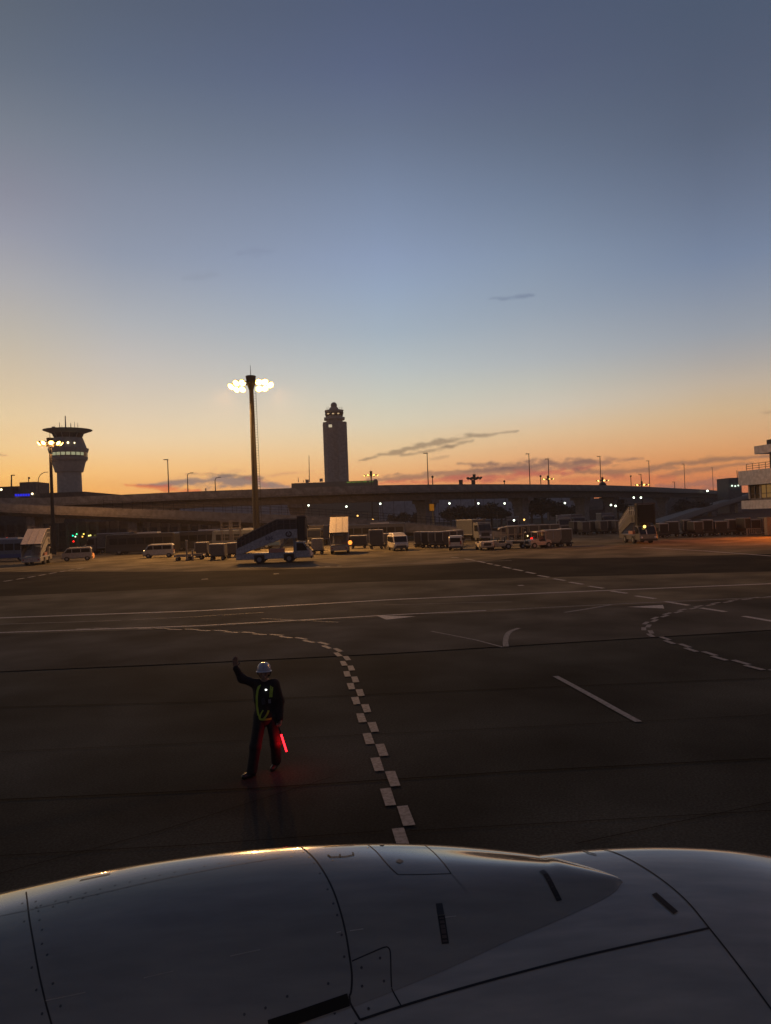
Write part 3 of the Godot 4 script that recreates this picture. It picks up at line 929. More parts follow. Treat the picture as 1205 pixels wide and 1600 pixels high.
# ---------------------------------------------------------------- white terminal at the right
func make_terminal() -> void:
	var white := mat(Color(0.72, 0.7, 0.68), 0.75, 0.0, 0.2, 5.0)
	var dark := mat(Color(0.06, 0.055, 0.055), 0.8)
	var wall := mat(Color(0.22, 0.2, 0.18), 0.8, 0.0, 0.3, 4.0)
	var corner := gd(1159, 100)
	# local x runs along the front towards the right and the camera
	var t := thing("white_terminal", "white terminal with stepped balcony bands and a lit upper window", "building", corner, -81.0)
	var L := 26.0
	var hh := func(py: float) -> float: return pz(1160, py, 100).y
	var band := func(called: String, y0: float, y1: float, x0: float, z1: float, dep: float, mt: Material) -> void:
		var b := MB.new()
		b.box(Vector3((x0 + L) / 2, (y0 + y1) / 2, z1 - dep / 2), Vector3(L - x0, y1 - y0, dep))
		part(t, called, b, mt)
	band.call("ground_storey", -0.01, hh.call(796.0), 4.6, -2.6, 14.0, dark)
	band.call("balcony_band", hh.call(795.5), hh.call(782.5), 0.2, 0.0, 17.0, white)
	band.call("middle_storey", hh.call(782.4), hh.call(758.9), 0.8, -1.0, 14.0, wall)
	band.call("balcony_band", hh.call(758.7), hh.call(736.5), -0.1, 0.1, 17.0, white)
	band.call("upper_storey", hh.call(736.4), hh.call(713.4), 4.7, -1.2, 12.0, wall)
	band.call("balcony_band", hh.call(713.2), hh.call(701.0), 3.2, -0.1, 15.0, white)
	band.call("plant_room", hh.call(700.9), hh.call(692.5), 4.0, -1.4, 10.0, dark)
	# windows of the middle storey
	var y0: float = hh.call(779.0)
	var y1: float = hh.call(760.0)
	for k in 9:
		var x := 0.95 + k * 2.3
		var b := MB.new()
		b.box(Vector3(x + 0.98, (y0 + y1) / 2, -0.97), Vector3(1.96, y1 - y0, 0.06))
		part(t, "window", b, glow(Color(1.0, 0.74, 0.42), 0.16) if k == 1 else glass_dark())
		b = MB.new()
		b.box(Vector3(x + 0.98, lerpf(y0, y1, 0.34), -0.92), Vector3(1.96, 0.08, 0.05))
		part(t, "transom", b, dark)
		for dx in [-0.17, 0.98]:
			b = MB.new()
			b.box(Vector3(x + dx, (y0 + y1) / 2, -0.9), Vector3(0.3 if dx < 0 else 0.06, y1 - y0 + 0.2, 0.16))
			part(t, "mullion", b, mat(Color(0.3, 0.28, 0.25), 0.5))
	for k in 5:
		var b := MB.new()
		b.box(Vector3(6.0 + k * 2.2, (hh.call(735.0) + hh.call(715.0)) / 2, -1.16), Vector3(1.6, 1.7, 0.06))
		part(t, "window", b, glass_dark())
	# rail on the middle balcony
	var rail := MB.new()
	var ry: float = hh.call(736.5)
	for h in [0.3, 0.6, 0.9]: rail.tube(Vector3(0.9, ry + h, -0.5), Vector3(L - 0.4, ry + h, -0.5), 0.03, -1, 5)
	for k in 14: rail.tube(Vector3(0.9 + k * 1.3, ry, -0.5), Vector3(0.9 + k * 1.3, ry + 0.95, -0.5), 0.04, -1, 5)
	part(t, "balcony_rail", rail, dark)
	# unseen flood lamp under the middle balcony band, placed to light the right apron
	var lamp := MB.new()
	lamp.box(Vector3(21.0, hh.call(759.0) - 0.2, -0.3), Vector3(0.9, 0.3, 0.4))
	part(t, "flood_lamp", lamp, glow(Color(1.0, 0.6, 0.25), 14.0))
	var l := SpotLight3D.new()
	l.name = "unseen_flood_light"
	l.light_color = Color(1.0, 0.5, 0.15)
	l.light_energy = 900.0
	l.light_size = 0.4
	l.spot_range = 120
	l.spot_attenuation = 2
	l.spot_angle = 50.0
	l.spot_angle_attenuation = 0.7
	l.shadow_enabled = true
	l.position = Vector3(21.0, hh.call(759.0) - 0.8, 0.9)
	l.rotation_degrees = Vector3(-48, 180, 0)
	t.add_child(l)
	for k in 4:
		var b := MB.new()
		b.box(Vector3(4.4 + k * 4.2, hh.call(815.0), -2.55), Vector3(2.6, 2.2, 0.08))
		part(t, "shutter", b, mat(Color(0.2, 0.19, 0.18), 0.6))

# ---------------------------------------------------------------- trees
func make_trees() -> void:
	var leaf := mat(Color(0.035, 0.045, 0.03), 0.8, 0.0, 0.4, 1.5)
	var bark := mat(Color(0.06, 0.05, 0.04), 0.9)
	var protos: Array = []
	var spots := [[612, 238], [630, 236], [650, 240], [668, 235], [705, 238], [722, 236], [738, 240], [754, 236], [769, 240], [784, 238], [831, 232], [848, 236], [880, 236], [902, 240], [552, 242], [966, 240], [1068, 262], [1096, 262]]
	var hs := [4.6, 5.2, 4.8, 5.0, 6.0, 6.6, 6.2, 6.4, 7.0, 5.2, 8.6, 8.0, 5.6, 5.4, 4.2, 7.0, 6.2, 5.4]
	var words := ["rounded dark tree under the elevated road by the tower's foot", "bushy dark tree right of the smallest roadside tree", "dark tree in the clump left of the yellow sign", "dark tree just left of the lit yellow sign", "dark tree directly right of the broad road pier", "dark tree second from the broad road pier", "dark tree third from the broad road pier", "dark tree behind the large parked truck", "tallest dark tree of the clump behind the parked trucks", "low dark tree ending the clump behind the trucks", "tall dark tree with drooping crown against a road pier", "tall dark tree behind the red lamp tractor", "low tree in front of the brown depot", "low tree by the brown depot roof box", "small tree left of the lamps under the elevated road", "dark tree between the road piers by the stair truck", "dark tree below the pale slip road", "last dark tree beside the white terminal"]
	for i in spots.size():
		var at := gd(spots[i][0], spots[i][1])
		var h: float = hs[i]
		if i < 4:
			var t := thing("tree", words[i], "tree", at, 0, "trees beneath the elevated road")
			var tr := MB.new()
			tr.tube(Vector3.ZERO, Vector3(0.1, h * 0.5, 0), 0.2, 0.12, 7)
			var ends: Array[Vector3] = []
			for k in 6:
				var a := TAU * k / 6.0 + rng.randf()
				var e := Vector3(cos(a) * h * 0.3, h * rng.randf_range(0.5, 0.8), sin(a) * h * 0.3)
				tr.tube(Vector3(0.05, h * rng.randf_range(0.25, 0.45), 0), e, 0.08, 0.03, 5)
				ends.append(e)
			ends.append(Vector3(0, h * 0.88, 0))
			ends.append(Vector3(0.3, h * 0.6, 0.2))
			part(t, "trunk", tr, bark)
			var cr := MB.new()
			for e in ends:
				for k in 150:
					var d := Vector3(rng.randfn(), rng.randfn() * 0.75, rng.randfn()) * h * 0.105
					var p: Vector3 = e + d
					if p.y < h * 0.16: continue
					var u := Vector3(rng.randfn(), rng.randfn(), rng.randfn()).normalized() * 0.3
					var q := u.cross(Vector3(rng.randfn(), rng.randfn(), rng.randfn())).normalized() * 0.2
					cr.flat(p - u, p + q, p + u)
					cr.flat(p - u, p + u, p - q)
			part(t, "crown", cr, leaf)
			protos.append([t, h])
		else:
			var pr: Array = protos[i % 4]
			var o := copy(pr[0], words[i], at, rng.randf() * 360.0, "trees beneath the elevated road")
			o.scale = Vector3(rng.randf_range(1.15, 1.5), 1, rng.randf_range(1.15, 1.5)) * h / pr[1]

# ---------------------------------------------------------------- light masts
func mast(label: String, px: float, top_py: float, z: float, r: float, lamps: int, ring: float, lamp_size: float, energy: float, lit: Color, head_drop: float, two_sided := false) -> Node3D:
	var at := gd(px, z)
	var h := pz(px, top_py, z).y
	var t := thing("light_mast", label, "light mast", at, 0)
	var steel := mat(Color(0.03, 0.028, 0.026), 0.6, 0.2, 0.3, 3.0)
	var b := MB.new()
	b.tube(Vector3.ZERO, Vector3(0, h - head_drop * 0.4, 0), r, r * 0.62, 14)
	part(t, "pole", b, steel)
	b = MB.new()
	b.lathe(P([r * 0.7, h - head_drop, r * 1.3, h - head_drop * 0.55, r * 1.6, h - 0.05, r * 1.45, h, 0, h]), 14, Vector3.ZERO, 0, true)
	part(t, "head", b, steel)
	b = MB.new()
	b.tube(Vector3(0, h, 0), Vector3(0, h + head_drop * 0.75, 0), 0.05, 0.03, 5)
	part(t, "lightning_rod", b, steel)
	b = MB.new()
	var hy := h - head_drop * 0.62
	for k in 24:
		var a0 := TAU * k / 24
		var a1 := TAU * (k + 1) / 24
		b.tube(Vector3(cos(a0) * ring * 0.78, hy + lamp_size * 0.2, sin(a0) * ring * 0.78), Vector3(cos(a1) * ring * 0.78, hy + lamp_size * 0.2, sin(a1) * ring * 0.78), 0.07, -1, 5, false)
	for k in 4:
		var a := TAU * k / 4 + 0.4
		b.tube(Vector3(0, hy + 0.1, 0), Vector3(cos(a) * ring * 0.78, hy + lamp_size * 0.2, sin(a) * ring * 0.78), 0.06, -1, 5, false)
	part(t, "lamp_ring", b, steel)
	for k in lamps:
		var a := TAU * (k + 0.5) / lamps
		var spot := Vector3.ZERO
		if two_sided:
			var sd := -1.0 if k % 2 else 1.0
			var i := k / 2
			spot = Vector3(sd * [1.15, 1.15, 1.98, 1.98, 2.72][i], hy + [0.3, -0.62, 0.28, -0.6, -0.15][i], 0.25)
			a = PI / 2 - sd * (0.2 + 0.1 * i)
		var d := Vector3(cos(a), 0, sin(a))
		if not two_sided: spot = d * ring + Vector3.UP * hy
		var turn := Basis(Vector3.UP, -a) * Basis(Vector3.BACK, -deg_to_rad(38))
		var fl := MB.new()
		fl.xf = Transform3D(turn * Basis(Vector3.BACK, -PI / 2), spot)
		fl.lathe(P([0, -lamp_size * 0.34, lamp_size * 0.3, -lamp_size * 0.3, lamp_size * 0.46, -lamp_size * 0.05, lamp_size * 0.5, lamp_size * 0.14]), 12, Vector3.ZERO, 0.0, true)
		var o := part(t, "flood_lamp", fl, steel)
		var le := MB.new()
		le.xf = fl.xf
		le.lathe(P([lamp_size * 0.42, lamp_size * 0.11, lamp_size * 0.36, lamp_size * 0.18, 0, lamp_size * 0.24]), 12, Vector3.ZERO, 0.0, true)
		if energy > 0.0:
			var rf := MB.new()
			rf.xf = fl.xf
			rf.lathe(P([lamp_size * 0.5, lamp_size * 0.1, lamp_size * 0.47, lamp_size * 0.14, lamp_size * 0.42, lamp_size * 0.1]), 14, Vector3.ZERO, 0.0, true)
			part(o, "lamp_glare_ring", rf, glow(Color(1.0, 0.74, 0.3), minf(energy, 3.0)))  # glowing ring standing in for the warm rim of glare
		part(o, "lamp_lens", le, glow(lit, energy) if energy > 0.0 else mat(Color(0.1, 0.1, 0.1), 0.2))
	return t

func mast_light(t: Node3D, y: float, e: float, c: Color, size := 0.5) -> void:
	var l := OmniLight3D.new()
	l.name = "mast_light"
	l.light_color = c
	l.light_energy = e
	l.light_size = size
	l.omni_range = 150
	l.omni_attenuation = 2
	l.shadow_enabled = true
	l.position = Vector3(0, y, 0)
	t.add_child(l)

func make_masts() -> void:
	var warm := Color(1.0, 0.72, 0.32)
	var z := 101.0
	var t := mast("tall apron light mast with two glaring floodlight clusters behind the long stair truck", 402, 587, z, 0.46, 10, 1.9, 1.05, 40.0, warm, 2.0, true)
	var h := pz(391, 587, z).y
	var steel := mat(Color(0.03, 0.028, 0.026), 0.6, 0.2, 0.3, 3.0)
	var lad := MB.new()
	for x in [0.5, 0.85]: lad.tube(Vector3(x, 0.4, 0.1), Vector3(x - 0.19, h - 2.0, 0.1), 0.03, -1, 5)
	for k in 60: lad.tube(Vector3(0.5 - 0.19 * k / 60.0, 0.6 + k * (h - 2.8) / 60.0, 0.1), Vector3(0.85 - 0.19 * k / 60.0, 0.6 + k * (h - 2.8) / 60.0, 0.1), 0.02, -1, 5, false)
	part(t, "ladder", lad, steel)
	for k in 2:
		var l := SpotLight3D.new()
		l.name = "mast_light" if k == 0 else "mast_light_001"
		l.light_color = Color(1.0, 0.72, 0.4)
		l.light_energy = 1000.0
		l.light_size = 0.5
		l.spot_range = 150
		l.spot_attenuation = 2
		l.spot_angle = 72.0
		l.spot_angle_attenuation = 0.8
		l.shadow_enabled = true
		l.position = Vector3(-3.6 if k == 0 else 3.6, h - 2.3, 0.3)
		l.rotation_degrees = Vector3(-52, 180 + (2 if k == 0 else 40), 0)
		t.add_child(l)
	# an unseen apron mast, placed off the right edge of the picture: it lights the ground and the vehicles' near sides
	t = mast("unseen light mast out of view at the right, lighting the apron and vehicle sides", 1890, 110, 40, 0.46, 10, 1.9, 1.05, 40.0, warm, 2.0, true)
	mast_light(t, pz(1890, 110, 40).y - 3.2, 800.0, Color(1.0, 0.68, 0.36))
	t = mast("lit light mast standing in front of the round control tower", 84.5, 684, 118, 0.34, 9, 1.65, 0.85, 20.0, warm, 1.5)
	mast_light(t, pz(80, 684, 118).y - 2.4, 190.0, Color(1.0, 0.7, 0.42))
	mast("lit light mast rising just right of the square control tower", 583, 736, 330, 0.4, 8, 3.2, 1.1, 3.0, Color(1, 0.8, 0.4), 3.2)
	mast("unlit black light mast with drooping lamps above the elevated road", 744, 741, 290, 0.4, 8, 2.8, 1.3, 0.0, warm, 2.6)
	mast("lit light mast beside a street lamp above the road's middle bend", 859, 743, 300, 0.3, 6, 2.2, 0.75, 5.0, Color(1, 0.82, 0.4), 2.4)
	mast("lit light mast over a round hump on the elevated road", 944, 745.5, 310, 0.3, 6, 2.4, 0.8, 5.0, Color(1, 0.85, 0.45), 2.4)
	mast("lit light mast of four lamps near the road's right descent", 1005, 752, 330, 0.3, 6, 2.9, 0.9, 5.0, Color(1, 0.85, 0.4), 2.6)

func make_street_lamps() -> void:
	var steel := mat(Color(0.07, 0.065, 0.06), 0.5, 0.4)
	# column, top, label: on the road
	for q in [[265, 718, 0, "tall street lamp left on the elevated road above the red cloud"], [671, 708, 0, "tallest street lamp over the elevated road's centre"], [830, 709, 0, "tall street lamp right of the unlit black mast"], [860, 717, 0, "street lamp sharing its spot with a lit mast"], [941, 713, 0, "street lamp rising over the round hump on the road"], [1017, 720, 0, "street lamp right of the four lamp mast"], [1072, 725, 0, "street lamp on the road's descent toward the terminal"], [1116, 731, 0, "thin street lamp nearest the square black plant room"], [295, 739, 1, "short street lamp with a bent neck on the elevated road"], [338, 746, 1, "faint thin pole standing before the grey cloud"], [1004, 741, 0, "short street lamp left of the four lamp mast"], [1056, 753, 0, "small street lamp low on the road's right descent"], [678, 745, 2, "short pole carrying a round signal beside the tallest lamp"], [988, 744, 2, "short pole with round disc on the road"], [847, 744, 2, "short pole with small box left of the lit mast"], [323, 764, 2, "stubby post on the parapet before the grey cloud"], [790, 752, 2, "stubby post with a flag shaped plate on the parapet"]]:
		var p := on_flyover(q[0])
		var dep := -p.z + 0.6
		var foot := pz(q[0], 800, dep)
		foot.y = p.y - 0.4
		var top := pz(q[0] - 0.5, q[1], dep).y
		var t := thing("street_lamp" if q[2] < 2 else "signal_post", q[3], "street lamp" if q[2] < 2 else "post", Vector3(foot.x, foot.y, foot.z), 0, "posts along the elevated road")
		var h := top - foot.y
		var b := MB.new()
		if q[2] == 1:
			b.tube(Vector3.ZERO, Vector3(0, h - 0.5, 0), 0.12, 0.08, 6)
			b.tube(Vector3(0, h - 0.5, 0), Vector3(0.25, h - 0.1, 0), 0.08, 0.07, 6)
			b.tube(Vector3(0.25, h - 0.1, 0), Vector3(0.8, h, 0), 0.07, 0.06, 6)
		else:
			b.tube(Vector3.ZERO, Vector3(0, h, 0), 0.13, 0.09, 6)
		part(t, "pole", b, steel)
		b = MB.new()
		if q[2] == 0: b.box(Vector3(-0.35, h, 0), Vector3(0.95, 0.16, 0.34))
		elif q[2] == 1: b.box(Vector3(0.95, h, 0), Vector3(0.6, 0.14, 0.3))
		else: b.ball(Vector3(0, h, 0), Vector3.ONE * (0.28 if h > 1.0 else 0.16), 10, 8)
		part(t, "lamp_head" if q[2] < 2 else "disc", b, steel)
	# bent-arm lamp beside the left mast
	var at := gd(63.5, 176)
	var h := pz(63, 745, 176).y
	var t := thing("street_lamp", "street lamp with a long curved arm left of the lit mast", "street lamp", at)
	var b := MB.new()
	b.tube(Vector3.ZERO, Vector3(0, h - 1.0, 0), 0.14, 0.1, 7)
	var last := Vector3(0, h - 1.0, 0)
	for k in 6:
		var a := (k + 1) / 6.0 * 1.35
		var n := Vector3(2.1 * (1.0 - cos(a)), h - 1.0 + 2.1 * sin(a), 0)
		b.tube(last, n, 0.08, -1, 6)
		last = n
	part(t, "pole", b, steel)
	b = MB.new()
	b.box(last + Vector3(0.4, 0.02, 0), Vector3(0.9, 0.14, 0.3))
	part(t, "lamp_head", b, mat(Color(0.5, 0.5, 0.5), 0.4))
	# white lamps below the road, each on a thin post
	var below := [[596, 787, 200, "first white lamp from the tower under the elevated road"], [653, 787, 200, "white lamp left of the yellow sign under the road"], [704, 786.5, 205, "white lamp right of the broad road pier"], [749, 786.5, 210, "white lamp below the unlit black mast"], [790, 786.5, 215, "white lamp right of the clump of trees"], [884, 786, 225, "white lamp before the brown depot under the road"], [726, 818, 112, "low white lamp above the large parked truck"], [804, 813, 130, "low white lamp over the canopied cart"], [820, 812, 132, "low yellowish lamp right of its white neighbour"], [875, 810.5, 140, "low white lamp left of a pair by the depot"], [883, 810, 142, "low white lamp beside its twin by the depot"], [908, 808, 145, "low yellow lamp near the brown depot"], [992, 777.5, 205, "white lamp just beneath the road edge by the stair truck"], [1003, 777.5, 207, "second white lamp beneath the road edge by the stair truck"], [956, 789, 190, "upper lamp of a cluster between two piers"], [963, 790.5, 190, "right lamp of a cluster between two piers"], [955, 806, 170, "single low lamp between two piers"], [493, 828, 118, "lamp beside the white cargo box on a dolly"], [1107, 767, 318, "bright lamp at the road's far right end"], [584, 812, 140, "orange beacon lamp behind the front facing stair truck"], [484, 789.5, 196, "white lamp above the long stair truck's platform"], [543, 791.5, 198, "white lamp above the front facing stair truck"], [560, 806, 150, "small orange lamp on the ramp left of the tall post"]]
	for q in below:
		var f := gd(q[0], q[2])
		var y := pz(q[0], q[1], q[2]).y
		t = thing("lamp_post", q[3], "lamp post", f, 0, "small lamps under the elevated road")
		b = MB.new()
		b.tube(Vector3.ZERO, Vector3(0, y - 0.1, 0), 0.07, 0.05, 6)
		part(t, "pole", b, steel)
		b = MB.new()
		var r: float = 0.00125 * q[2]
		b.ball(Vector3(0, y, 0.05), Vector3.ONE * r, 10, 8)
		var orange: bool = "orange" in q[3] or "yellow" in q[3]
		part(t, "lamp", b, glow(Color(1, 0.75, 0.4) if orange else Color(0.95, 1.0, 0.88), 3.0 if orange else 5.0))

# ---------------------------------------------------------------- the airplane the picture is taken from
const AC := Vector2(1.55, -2.84)      # height and depth of the nacelle's axis
var tab_a: Array = []
var tab_b: Array = []
var tab_lo: Array = []
var tab_up: Array = []
var x_tip := 0.0
var x_820 := 0.0
const THE := 1.62                     # where the crown begins to turn over
const RHO := 0.2                     # radius of that turn
const TH0 := 1.998                    # angle of the skyline of the nacelle, from the horizontal towards the eye

func contour(px: float, py: float) -> Vector2:
	var d := ray(px, py)
	var l := Vector2(d.y, d.z).length()
	var u := Vector2(d.y, d.z) / l
	var to := AC - Vector2(EYE.y, EYE.z)
	var t := to.dot(u) / l
	return Vector2(d.x * t, (absf(to.cross(u)) - RHO) / cos(TH0 - THE) + RHO)

func look(tab: Array, x: float) -> float:
	var k := tab.size()
	if x <= tab[0].x: return tab[0].y
	if x >= tab[k - 1].x: return tab[k - 1].y
	for i in k - 1:
		if x <= tab[i + 1].x:
			var p: Vector2 = tab[i]
			var q: Vector2 = tab[i + 1]
			var m0: float = (q.y - p.y) / (q.x - p.x)
			var m1 := m0
			if i > 0: m0 = (q.y - tab[i - 1].y) / (q.x - tab[i - 1].x)
			if i < k - 2: m1 = (tab[i + 2].y - p.y) / (tab[i + 2].x - p.x)
			var w := q.x - p.x
			var t := (x - p.x) / w
			return p.y * (1 + 2 * t) * (1 - t) * (1 - t) + m0 * w * t * (1 - t) * (1 - t) + q.y * t * t * (3 - 2 * t) + m1 * w * t * t * (t - 1)
	return 0.0

func r_b(x: float) -> float:
	return look(tab_b, x)

func soften(t: float) -> float:
	t = clampf(t, 0, 1)
	return t * (2.0 - t)

func r_a(x: float, th: float) -> float:
	var rb := r_b(x)
	var lo := look(tab_lo, x)
	var h1 := maxf(look(tab_a, x) - rb, 0.0) if x < x_820 else 0.0
	var wl := maxf(minf(0.8, THE - lo), 0.05)
	var h2 := 0.05 * sqrt(clampf((x_tip - x) / (x_tip - x_820), 0, 1)) if x > x_820 else 0.05 * clampf(1.0 - (x_820 - x) / 1.0, 0, 1)
	var sn := clampf((th - lo) / maxf(look(tab_up, x) - lo, 0.01), 0, 1)
	return rb + h1 * soften((th - lo) / wl) + h2 * pow(4.0 * sn * (1.0 - sn), 1.5)

# past the crown the section turns over tightly: radius there for a crown radius R
func turned(r: float, th: float) -> float:
	var d := th - THE
	var k := (r - RHO) * sin(d)
	if absf(k) < RHO * 0.995 and d < 0.5: return (r - RHO) * cos(d) + sqrt(RHO * RHO - k * k)
	return r * 0.7

func on_skin(x: float, th: float, r: float) -> Vector3:
	return Vector3(x, AC.x + sin(th) * r, AC.y + cos(th) * r)

# 0 = the rear surface, 1 = the cowl
func skin_radius(x: float, th: float, which := -1) -> float:
	if which == 0 or x >= x_tip:
		return r_b(x) if th <= THE else turned(r_b(x), th)
	if th > THE:
		return turned(r_a(x, THE) if x < x_820 else r_b(x), th)
	if th > look(tab_lo, x) and th < look(tab_up, x): return r_a(x, th)
	return r_b(x)

func hit(px: float, py: float, which := -1) -> Vector3:
	var d := ray(px, py).normalized()
	var t0 := 1.0
	var t1 := 1.0
	var found := false
	while t1 < 9.0:
		t1 += 0.02
		var p := EYE + d * t1
		var q := Vector2(p.y - AC.x, p.z - AC.y)
		if q.length() < skin_radius(p.x, atan2(q.x, q.y), which):
			found = true
			break
		t0 = t1
	if not found:
		# past the skyline: the nearest point to it
		var best := 9.0
		var at := 3.0
		for k in 300:
			var t := 2.0 + k * 0.01
			var p := EYE + d * t
			var q := Vector2(p.y - AC.x, p.z - AC.y)
			var f := q.length() - skin_radius(p.x, atan2(q.x, q.y), which)
			if f < best:
				best = f; at = t
		return EYE + d * at
	for k in 24:
		var tm := (t0 + t1) / 2
		var p := EYE + d * tm
		var q := Vector2(p.y - AC.x, p.z - AC.y)
		if q.length() < skin_radius(p.x, atan2(q.x, q.y), which): t1 = tm
		else: t0 = tm
	return EYE + d * t1

func polar(p: Vector3) -> Vector2:
	return Vector2(p.x, atan2(p.y - AC.x, p.z - AC.y))

func skin_normal(p: Vector3) -> Vector3:
	var q := polar(p)
	var e := 0.004
	var a := on_skin(q.x + e, q.y, skin_radius(q.x + e, q.y)) - on_skin(q.x - e, q.y, skin_radius(q.x - e, q.y))
	var b := on_skin(q.x, q.y + e, skin_radius(q.x, q.y + e)) - on_skin(q.x, q.y - e, skin_radius(q.x, q.y - e))
	var n := a.cross(b).normalized()
	return n if n.dot(on_skin(q.x, q.y, 1.0) - on_skin(q.x, q.y, 0.0)) > 0 else -n

func crown(x: float, r: float, psi: float) -> Vector3:
	return on_skin(x, THE, r - RHO) + Vector3(0, sin(psi), cos(psi)) * RHO

func grid(b: MB, xs: Array, lo: Callable, up: Callable, at: Callable, nv: int) -> void:
	var pos: Array = []
	for x in xs:
		var row: Array[Vector3] = []
		var l: float = lo.call(x)
		var u: float = up.call(x)
		for j in nv + 1:
			row.append(at.call(x, lerpf(l, u, j / float(nv))))
		pos.append(row)
	var nx := xs.size()
	var nor: Array = []
	for i in nx:
		var row: Array[Vector3] = []
		for j in nv + 1:
			var da: Vector3 = pos[mini(i + 1, nx - 1)][j] - pos[maxi(i - 1, 0)][j]
			var db: Vector3 = pos[i][mini(j + 1, nv)] - pos[i][maxi(j - 1, 0)]
			if db.length() < 1e-5: db = on_skin(0, PI / 2 + 0.2, 1) - on_skin(0, PI / 2 - 0.2, 1)
			var k := da.cross(db).normalized()
			var p: Vector3 = pos[i][j]
			if k.dot(p - Vector3(p.x, AC.x, AC.y)) < 0: k = -k
			row.append(k)
		nor.append(row)
	for i in nx - 1:
		for j in nv:
			var a: Vector3 = pos[i][j]
			var c: Vector3 = pos[i + 1][j]
			var d: Vector3 = pos[i + 1][j + 1]
			var e: Vector3 = pos[i][j + 1]
			var out: Vector3 = nor[i][j]
			if (c - a).cross(d - a).dot(out) + (d - a).cross(e - a).dot(out) > 0:
				b.tri(a, c, d, nor[i][j], nor[i + 1][j], nor[i + 1][j + 1]); b.tri(a, d, e, nor[i][j], nor[i + 1][j + 1], nor[i][j + 1])
			else:
				b.tri(a, d, c, nor[i][j], nor[i + 1][j + 1], nor[i + 1][j]); b.tri(a, e, d, nor[i][j], nor[i][j + 1], nor[i + 1][j + 1])

# a narrow strip that follows the skin through points of the picture
func ribbon(o: Node3D, called: String, a: Array, w: float, mt: Material, lift := 0.0015) -> MeshInstance3D:
	var pts: Array[Vector3] = []
	var ctl: Array[Vector3] = []
	for i in range(0, a.size(), 2): ctl.append(hit(a[i], a[i + 1]))
	for i in ctl.size() - 1:
		for k in 6:
			var m := ctl[i].cubic_interpolate(ctl[i + 1], ctl[maxi(i - 1, 0)], ctl[mini(i + 2, ctl.size() - 1)], k / 6.0) if a.size() > 8 else ctl[i].lerp(ctl[i + 1], k / 6.0)
			pts.append(m)
	pts.append(ctl[-1])
	for i in pts.size():
		var q := polar(pts[i])
		pts[i] = on_skin(q.x, q.y, skin_radius(q.x, q.y))
	var b := MB.new()
	for i in pts.size() - 1:
		var n0 := skin_normal(pts[i])
		var n1 := skin_normal(pts[i + 1])
		var d0 := (pts[mini(i + 1, pts.size() - 1)] - pts[maxi(i - 1, 0)]).normalized()
		var d1 := (pts[mini(i + 2, pts.size() - 1)] - pts[i]).normalized()
		var s0 := n0.cross(d0).normalized() * w * 0.5
		var s1 := n1.cross(d1).normalized() * w * 0.5
		var p := pts[i] + n0 * lift
		var q := pts[i + 1] + n1 * lift
		b.tri(p - s0, q - s1, q + s1, n0, n1, n1)
		b.tri(p - s0, q + s1, p + s0, n0, n1, n0)
	return part(o, called, b, mt)

